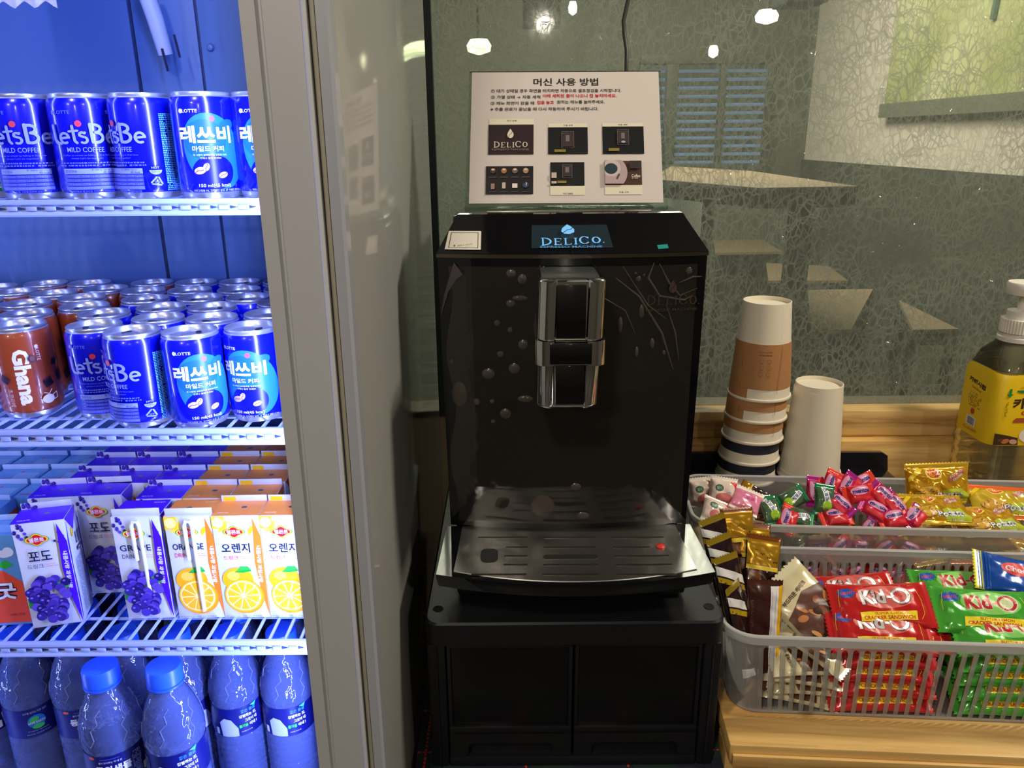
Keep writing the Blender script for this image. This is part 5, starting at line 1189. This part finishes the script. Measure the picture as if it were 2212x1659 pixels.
# ------------------------------------------------------------------ wrapped snacks
def make_pack(name, cat, w, h, t, base, crimp, cw=.006, art=None, seed=0, rough=.18, ends='x', wr=.0012, band=None, alpha_mat=None):
    rr = random.Random(seed); root = empty(name, (0, 0, -5), '', cat)
    ph = [rr.uniform(0, 6) for _ in range(8)]; ax = ends == 'x'
    LX_, LY_ = (w, h) if ax else (h, w)  # crimped axis first
    def thick(a, b):  # a along crimped axis, b across
        fa = 1 - min(1, abs(a) / (LX_ / 2 - cw)) ** 4; fb = 1 - min(1, abs(b) / (LY_ / 2)) ** 3.2
        f = max(0, fa) ** .55 * max(0, fb) ** .5
        wv = wr * (math.sin(a * 260 + ph[0] + 2 * math.sin(b * 150 + ph[1])) * .5 + math.sin(b * 330 + a * 140 + ph[2]) * .4 + math.sin(a * 520 + b * 260 + ph[3]) * .25)
        return t / 2 * f + wv * min(1, f * 1.6) * .8 + .0004
    def shrink(a): return 1 - .06 * math.cos(min(1, abs(a) / (LX_ / 2)) * pi / 2)
    bend = rr.uniform(-.0015, .0015)
    def surf(x, y, o, s=1):
        a, b = (x, y) if ax else (y, x)
        z = s * (thick(a, b) + o) + bend * math.cos(a / LX_ * pi)
        e_ = abs(a) - (LX_ / 2 - cw)
        if e_ > 0: z += .0009 * math.sin(a * 2600) * .3
        b2 = b * shrink(a)
        return (a, b2, z) if ax else (b2, a, z)
    na, nb_ = 30, 20; mb = MB(); zz = int(LY_ / .0022) | 1
    nb_ = max(nb_, min(zz, 40)); nb_ += nb_ % 2
    for s in (1, -1):
        vs = []
        for i in range(na + 1):
            for j in range(nb_ + 1):
                a = -LX_ / 2 + LX_ * i / na; b = -LY_ / 2 + LY_ * j / nb_
                if i in (0, na) and j % 2: a *= 1 - .0016 / (LX_ / 2)
                x, y = (a, b) if ax else (b, a)
                if j in (0, nb_) or i in (0, na): q = surf(x, y, -.00035, s)
                else: q = surf(x, y, 0, s)
                vs.append(q)
        fb_, fc_ = [], []
        for i in range(na):
            a = -LX_ / 2 + LX_ * (i + .5) / na
            for j in range(nb_):
                f = (i * (nb_ + 1) + j, (i + 1) * (nb_ + 1) + j, (i + 1) * (nb_ + 1) + j + 1, i * (nb_ + 1) + j + 1)
                (fc_ if abs(a) > LX_ / 2 - cw else fb_).append(f)
        b0_ = len(mb.v); mb.add(vs, fb_, base); i2 = mb.mi(crimp)
        for f in fc_: mb.f.append(tuple(b0_ + k for k in f)); mb.m.append(i2)
    body_ = mb
    if art: art.apply(mb, surf, .0035, step=.00003, base=.00018)
    mb.build('wrapper', root, 60, fix=False); return root
def foil(h, rough=.2, metal=.15, **k): return mat(h, rough, metal, coat=.6, key='foil', **k)
def cracker_art(flav):
    A = Art(); gr2 = mat('#58c840', .35); W = inkw; g2 = mat('#c02028', .35); ye = mat('#f8e020', .4); R2 = mat('#b82a18', .4); bu = mat('#1a5ac0', .35)
    # blue star badge, name, yellow banner
    st = [(-37 + (10 if k % 2 else 7.5) * math.cos(pi * k / 12), 13 + (6.5 if k % 2 else 5) * math.sin(pi * k / 12)) for k in range(24)]
    if flav == 'choco': A.ell(4, 8, 32, 14, mat('#d8635a', .35)); fill, rim_, low = mat('#e2e0e4', .3, .3), mat('#7a2026', .4), '#d8281c'
    else: A.ell(4, 8, 32, 14, mat('#8ad868', .35)); fill, rim_, low = mat('#c4202c', .35), mat('#e8e4d0', .4), '#c8281c'
    A.poly(st, bu); A.text('NEW!', -37, 13, 4, mat('#e03a4a', .4), .1, .03, w=12)
    for dx, m_, b_, k in ((.5, rim_, .075, 1.0), (0, fill, .035, 1.0)):
        A.text('Kid', -10 + dx, 8 - dx, 17, m_, .06, b_, w=27); A.text('-', 7.6 + dx, 7 - dx, 2.6, m_, .06, b_, w=6)
    A.ell(21, 8, 11.5, 10, rim_, .2); A.ell(20.6, 8.3, 10.6, 9.2, fill, .2); A.ell(20, 8, 7.2, 6.6, rim_, .2); A.ell(20, 8, 6.6, 6.0, mat('#d03a34', .35) if flav == 'choco' else mat('#e0f0c0', .35), .2)
    A.poly([(-28, -20), (33, -19), (34, -9), (-27, -9.6)], ye); A.text('SUPER CHOCO' if flav == 'choco' else 'BUTTER LEMON', 6, -11.6, 3, mat(low, .4), .0, .02, w=36); A.text('CRACKER SANDWICH', 3, -16.2, 4.2, mat(low, .4), .0, .03, w=55)
    A.stroke([(-46, -2), (-46, 6), (-44, 18)], .4, ye); A.stroke([(38, -18), (42, -12), (43, 4), (38, 17)], .4, ye)
    return scaleart(A)
redf, grnf = foil('#cc2426'), foil('#4cb03c')
p_red = Pool(make_pack('cracker_pack', 'snack pack', .112, .052, .017, redf, redf, .008, cracker_art('choco'), 1))
p_grn = Pool(make_pack('cracker_pack', 'snack pack', .112, .052, .017, grnf, grnf, .008, cracker_art('lemon'), 2))
A = Art(); yb_ = mat('#e8e03a', .4); bl2 = mat('#1a58b8', .35)
for k in range(5): A.rect(-50 + k * 2.6, 0, 1.3, 50, bl2)
A.ell(-10, 6, 18, 9, mat('#e03a3a', .4)); A.text('Choco', -10, 6, 8, inkw, .05, .03, w=28); A.ell(20, -6, 14, 10, mat('#e8c020', .4)); scaleart(A)
p_bly = Pool(make_pack('biscuit_pack', 'snack pack', .112, .052, .016, foil('#1c50b0'), foil('#d8d42c'), .012, A, 3))
A = Art(); ch = mat('#3a1a12', .35); bk = mat('#c07840', .4); crm2 = mat('#e4d8b4', .4)
A.poly([(-30, -24), (30, -24), (30, 18), (4, 24), (-30, 12)], mat('#5a3020', .4))
for k in range(14): 
    x, y = random.uniform(-24, 24), random.uniform(-18, 14); A.ell(x, y, random.uniform(3, 8), random.uniform(1.5, 4), random.choice((bk, ch, mat('#e0a060', .4), mat('#8a4a28', .4))), random.uniform(0, 3))
A.text('부드러운 케이크', -4, 27, 5, ch, .1, .03, w=40); scaleart(A, .0008)
p_crm = Pool(make_pack('cake_pack', 'snack pack', .052, .085, .013, foil('#dccfa6', .25, .05), foil('#e2d8b6', .25, .05), .008, A, 5, ends='y'))
A = Art(); A.rect(10.5, 0, 9, 112, mat('#e9e6ea', .35)); A.rect(17.2, 0, 4.4, 112, mat('#f0b416', .35)); A.rect(8, 0, .5, 100, mat('#a8a6b4', .4)); A.rect(12, 0, .4, 100, mat('#a8a6b4', .4)); A.greek(-16, -50, -13, 40, 2, mat('#6a3020', .4)); scaleart(A)
p_stk = Pool(make_pack('chocolate_stick_sachet', 'snack sachet', .040, .125, .009, foil('#3c1410'), foil('#4a1c14'), .007, A, 7, ends='y', wr=.0010))
A = Art(); A.rect(0, 40, 38, 30, mat('#b88a1c', .25, .5)); A.rect(0, 22, 38, 5, mat('#e8c83a', .3)); A.rect(-8, 12, 14, 12, mat('#6a3a18', .3)); scaleart(A)
p_gld = Pool(make_pack('chocolate_stick_sachet', 'snack sachet', .040, .120, .010, foil('#2a0f10'), foil('#7a3c10'), .009, A, 8, ends='y', wr=.0014))
A = Art(); A.poly([(-20, 50), (20, 30), (20, 20), (-20, 40)], mat('#dcdcdc', .35)); A.poly([(-20, 38), (20, 18), (20, 12), (-20, 32)], mat('#b8981c', .35)); A.poly([(-20, -30), (20, -44), (20, -52), (-20, -40)], mat('#dcdcdc', .35)); scaleart(A)
p_drk = Pool(make_pack('chocolate_stick_sachet', 'snack sachet', .040, .118, .010, foil('#200c14'), foil('#8a7418'), .006, A, 9, ends='y', wr=.0014))
def mentos_art():
    A = Art(); A.ell(1, 5, 14, 6.5, mat('#dc94bc', .35), .1); A.rect(0, -8, 40, 8, mat('#d82a38', .35)); A.text('mentos', 1, 4, 6.4, mat('#16207a', .4), .04, .05, w=23); A.text('mini', 6, -4, 2.4, mat('#c02868', .4), w=7); return scaleart(A)
p_men = Pool(make_pack('fruit_candy', 'candy', .046, .026, .014, foil('#c81e56'), foil('#a81c86'), .008, mentos_art(), 11))
p_men2 = Pool(make_pack('fruit_candy', 'candy', .046, .026, .014, foil('#de2a34'), foil('#e8402e'), .008, mentos_art(), 12))
A = Art(); A.poly([(4, 16), (20, 16), (20, 2), (14, 10)], mat('#e0342c', .4)); A.ell(-6, 4, 6, 5, mat('#3a6a4c', .4)); A.text('딸기', -6, 4, 4, mat('#d8e0d0', .4), w=7); A.ell(2, -9, 12, 7, mat('#c8706c', .3)); A.text('milk', 8, -1, 2.4, mat('#6a6ab0', .4), w=6); scaleart(A)
p_str = Pool(make_pack('strawberry_candy', 'candy', .038, .042, .014, foil('#eed8cc', .22, 0), foil('#f0e8da', .3, 0), .005, A, 13, ends='y'))
A = Art(); A.text('스위트', 0, 2, 5, mat('#d8489a', .4), .1, .04, w=20); A.text('맛있는 우유', -2, 8, 2.4, mat('#8a70c0', .4), .1, w=12); A.rect(0, 15, 34, 2, mat('#f6eee0', .4)); scaleart(A)
p_pnk = Pool(make_pack('milk_candy', 'candy', .040, .040, .012, foil('#ee8cae', .25, 0), foil('#f0e6d8', .3, 0), .006, A, 14, ends='y'))
A = Art(); A.rect(6, 0, 24, 8, mat('#e8ecf0', .4), .3); A.text('청포도', 6, 0, 6, mat('#1a2a7a', .4), .3, .04, w=18); A.ell(-9, -2, 7, 6.4, mat('#9ac42c', .2), 0); scaleart(A)
p_grp = Pool(make_pack('green_grape_candy', 'candy', .046, .028, .014, foil('#4c6a4c', .15, .1), foil('#0f7a4c'), .007, A, 15))
def chip_art(v):
    A = Art(); A.ell(-8, 16, 12, 9, mat('#f0e46a', .3)); A.ell(-8, 16, 10.5, 7, mat('#d8401c', .35)); A.text('Win', -11, 16, 7, mat('#f4e060', .35), .05, .05, w=11); A.text('2', -2.5, 17.5, 8, mat('#f4f0e8', .35), .05, .05, w=6)
    A.poly([(14, 2), (38, 16), (36, 22), (12, 8)], mat('#b86848', .4)); A.text('POTATO', 24, 14, 3.6, inkw, .5, .02, w=20); A.text('CRACKER', 27, 9.5, 3.2, inkw, .5, .02, w=18)
    A.ell(-18, -12, 19, 9, mat('#8a5a18', .35), .1); A.ell(-18, -11, 18, 8.4, mat('#d8a83a', .35), .1)
    for k in range(9): A.ell(-18 + random.uniform(-14, 14), -11 + random.uniform(-6, 6), 1.6, .8, mat('#8a5c14', .4), .5)
    A.poly([(4, -8), (30, -6), (44, -16), (40, -24), (6, -24)], mat('#b8c83a', .3)); A.text('Potato', 14, -15, 9, ink, .05, .08, w=38); A.text('Potato', 14, -15, 8.6, inkw, .05, .03, w=37); A.text('Biscuit', 22, -22, 3, inkw, w=16)
    A.poly([(-30, 24), (-44, 10), (-44, 4), (-22, 22)], mat('#f0d020', .3)); return scaleart(A)
p_chp = Pool(make_pack('potato_biscuit_bag', 'snack bag', .092, .062, .018, foil('#dba61e', .16, .45), foil('#e6bc3a', .15, .5), .009, chip_art(0), 17, ends='y', wr=.0022))
p_chp2 = Pool(make_pack('potato_biscuit_bag', 'snack bag', .092, .062, .018, foil('#d8b834', .18, .2), foil('#e8641c', .2, .1), .010, chip_art(1), 18, ends='y', wr=.0022))
def euler(yaw, tilt, roll):  # roll about own face, then tilt up from flat, then yaw
    return (Matrix.Rotation(math.radians(yaw), 4, 'Z') @ Matrix.Rotation(math.radians(tilt), 4, 'X') @ Matrix.Rotation(math.radians(roll), 4, 'Z')).to_euler()
def pk_(pool_, u, v, Y, yaw, tilt, roll, lab, g, sc=1.0):
    p = at(u, v, Y); return pool_.put(tuple(p), euler(yaw, tilt, roll), lab, g, sc)
def inb(O, x, y): p = O + e1 * x + e2 * y; return p.x, p.y
GR, GG = 'red cracker packs in the front basket', 'green cracker packs in the front basket'
# top crackers
pk_(p_red, 1903, 1308, .735, -4, 38, 3, 'red cracker pack lying uppermost in the front basket, white lettering in full', GR)
pk_(p_red, 1835, 1283, .778, -4, 30, 6, 'red cracker pack mostly hidden behind the uppermost red pack', GR)
pk_(p_red, 1937, 1362, .722, -4, 30, 0, 'red cracker pack directly beneath the uppermost one, above the basket rim', GR)
pk_(p_grn, 2128, 1322, .725, -4, 38, -2, 'green cracker pack lying uppermost in the front basket', GG)
pk_(p_grn, 2075, 1274, .790, -4, 28, 0, 'green cracker pack behind the uppermost green one', GG)
pk_(p_grn, 2165, 1388, .718, -4, 24, -3, 'green cracker pack directly beneath the uppermost green one', GG)
pk_(p_bly, 2215, 1252, .775, -4, 32, -14, 'blue and yellow striped biscuit pack at the right frame edge', 'blue biscuit pack')
# stacks seen through the front wall
for k in range(5):
    x, y = inb(B1O, .173 + .002 * (k % 2), .040 + .0030 * k); p_red.put((x, y, BT + .0185 + k * .0160), euler(-4, 33, 1 - k % 3), 'red cracker pack seen through the slots, %s from the bottom' % NTH[k + 1], GR)
    x, y = inb(B1O, .305 + .003 * (k % 2), .040 + .0030 * k); p_grn.put((x, y, BT + .0185 + k * .0160), euler(-4, 33, -1 + k % 2), 'green cracker pack seen through the slots, %s from the bottom' % NTH[k + 1], GG)
for k in range(3):
    x, y = inb(B1O, .20 + .01 * k, .125); p_red.put((x, y, BT + .012 + k * .018), euler(-4, 4, 3), 'red cracker pack lying against the back wall of the front basket, layer %s up' % NTH[k + 1], GR)
    x, y = inb(B1O, .33 + .005 * k, .125); p_grn.put((x, y, BT + .012 + k * .018), euler(-4, 4, 3), 'green cracker pack lying against the back wall of the front basket, layer %s up' % NTH[k + 1], GG)
GC = 'cream cake packs in the front basket'
pk_(p_crm, 1755, 1325, .742, 4, 44, 36, 'cream and brown pack leaning beside the white-striped sachet', GC, 1.32)
pk_(p_crm, 1765, 1385, .722, 4, 22, 40, 'cream and brown pack right under the leaning one, at rim height', GC)
for k in range(4):
    x, y = inb(B1O, .092 + .004 * (k % 2), .050); p_crm.put((x, y, BT + .010 + k * .0125), euler(-4 + 3 * k, 14, 78 + 8 * (k % 2)), 'cream and brown pack seen through the slots, %s from the bottom' % NTH[k + 1], GC)
GS = 'chocolate stick sachets in the front basket'
pk_(p_stk, 1648, 1372, .722, 2, 74, -3, 'brown sachet with white and yellow side stripes standing at the front wall', GS)
pk_(p_gld, 1598, 1205, .800, 4, 70, 2, 'golden-topped brown sachet standing tallest at the back of the sticks', GS)
pk_(p_gld, 1622, 1240, .790, 0, 66, -6, 'golden-brown sachet one step in front of the tallest one', GS)
pk_(p_gld, 1640, 1268, .775, -3, 62, -8, 'dark brown sachet two steps in front of the tallest one', GS)
pk_(p_drk, 1560, 1220, .790, 28, 70, 4, 'dark sachet with white and yellow bands farthest back at the left wall', GS)
pk_(p_drk, 1575, 1265, .765, 34, 68, 0, 'dark sachet with white and yellow bands in the middle of the left wall', GS)
pk_(p_drk, 1590, 1310, .742, 36, 66, -4, 'dark sachet with white and yellow bands nearest of those at the left wall', GS)
pk_(p_drk, 1603, 1372, .716, 55, 72, -6, 'narrow dark sachet seen almost edge-on at the front left corner', GS)
# rear basket
GM = 'red and purple fruit candies'; GY = 'strawberry candies'; GGc = 'green grape candies'; GP = 'potato biscuit bags'
for a in ((p_str, 1517, 1062, .985, 5, 66, 3, 'cream and red strawberry candy standing at the far left end', GY), (p_str, 1561, 1062, .975, -8, 60, -6, 'strawberry candy with round green badge beside the far left one', GY), (p_str, 1545, 1105, .945, 20, 40, -35, 'strawberry candy tipped over in front of the two standing ones', GY),
          (p_pnk, 1613, 1082, .955, 0, 38, -28, 'pink milk candy with white crimped end lying on top', 'pink milk candies'), (p_pnk, 1578, 1118, .938, 10, 20, 30, 'pink milk candy half hidden under the upper one', 'pink milk candies'),
          (p_crm, 1640, 1115, .950, 0, 20, 70, 'small cream and brown candy pack below the pink milk candy', 'small cream packs', .5), (p_gld, 1634, 1062, 1.0, 0, 40, 55, 'shiny red and dark foil candy behind the pink one', 'foil candy', .40),
          (p_grp, 1710, 1078, .975, 0, 50, 28, 'green grape candy with white name strip on edge', GGc), (p_grp, 1664, 1104, .945, 0, 40, 100, 'green grape candy with its end pointing up', GGc), (p_grp, 1780, 1080, .955, 0, 55, 80, 'green grape candy lying among the red and purple ones', GGc), (p_grp, 1722, 1118, .940, 0, 30, -20, 'green grape candy low against the front rim', GGc),
          (p_men2, 1795, 1048, .985, 0, 60, 62, 'red candy with pointed crimp standing highest of the candies', GM), (p_men, 1760, 1062, .985, 10, 60, 78, 'purple-ended candy left of the highest red one', GM), (p_men, 1830, 1052, .980, 0, 55, 48, 'purple candy right of the highest red one', GM), (p_men2, 1855, 1068, .965, 0, 55, 6, 'red candy with readable blue name facing forward', GM),
          (p_men2, 1862, 1045, .995, 0, 50, 24, 'red candy peeping out above the readable one', GM), (p_men, 1812, 1090, .950, 0, 45, -50, 'purple candy sloping down left of the readable one', GM), (p_men, 1905, 1072, .965, 0, 50, -55, 'purple candy sloping down right of the readable one', GM), (p_men, 1932, 1092, .955, 0, 48, -60, 'purple and red candy farthest right of the candy heap', GM),
          (p_men, 1890, 1102, .945, 0, 40, -35, 'small purple candy below the readable one', GM), (p_men2, 1805, 1118, .938, 0, 30, 5, 'red candy lying flat along the front rim', GM), (p_men2, 1702, 1122, .935, 0, 40, 60, 'red candy tip sticking up near the green candies', GM), (p_men2, 1930, 1122, .935, 0, 40, 10, 'red candy lying at the front rim left of the biscuit bags', GM), (p_men, 1975, 1118, .938, 0, 35, 40, 'purple candy touching the biscuit bags', GM),
          (p_chp, 2025, 1045, 1.005, -3, 70, 3, 'golden biscuit bag standing upright with red oval emblem', GP), (p_chp, 2020, 1100, .955, 4, 16, -6, 'golden biscuit bag lying in front of the standing one', GP), (p_chp2, 2165, 1085, .985, -4, 24, -4, 'yellow biscuit bag with orange crimp lying at the right', GP), (p_chp, 2130, 1125, .945, 0, 14, 4, 'yellow-green biscuit bag at the front rim beside the lying golden one', GP)):
    pk_(*a)
k = 0; rr = random.Random(21)
for row in range(2):
    for i in range(9):
        x = .045 + i * .030; kind = (p_str, p_pnk, p_grp, p_grp, p_men, p_men2, p_men, p_men2, p_men)[i]
        px_, py_ = inb(B2O, x + .006 * row, .030 + .004 * row)
        nm = {id(p_str): 'strawberry', id(p_pnk): 'pink milk', id(p_grp): 'green grape', id(p_men): 'purple', id(p_men2): 'red'}[id(kind)]
        kind.put((px_, py_, BT + .022 + row * .036), euler(rr.uniform(-15, 15), rr.uniform(55, 80), rr.uniform(-30, 30)), '%s candy behind rear basket front wall, %s layer, %s from left' % (nm, ('lower', 'upper')[row], (NTH + ['ninth'])[i + 1]), 'candies behind the front wall of the rear basket')
    for i in range(4):
        px_, py_ = inb(B2O, .335 + i * .055, .045 + .01 * row); (p_chp2 if i % 2 else p_chp).put((px_, py_, BT + .026 + row * .030), euler(rr.uniform(-8, 8), 24, rr.uniform(-8, 8)), 'biscuit bag buried in rear basket, %s layer, place %s from left' % (('lower', 'upper')[row], NTH[i + 1]), GP)
for i in range(7):
    px_, py_ = inb(B2O, .05 + i * .042, .085); (p_men, p_str, p_pnk, p_grp, p_men2, p_men, p_men2)[i].put((px_, py_, BT + .06), euler(rr.uniform(-20, 20), rr.uniform(5, 30), rr.uniform(-40, 40)), 'candy buried in the middle of rear basket, place %s from left' % NTH[i + 1], 'buried candies in the rear basket')
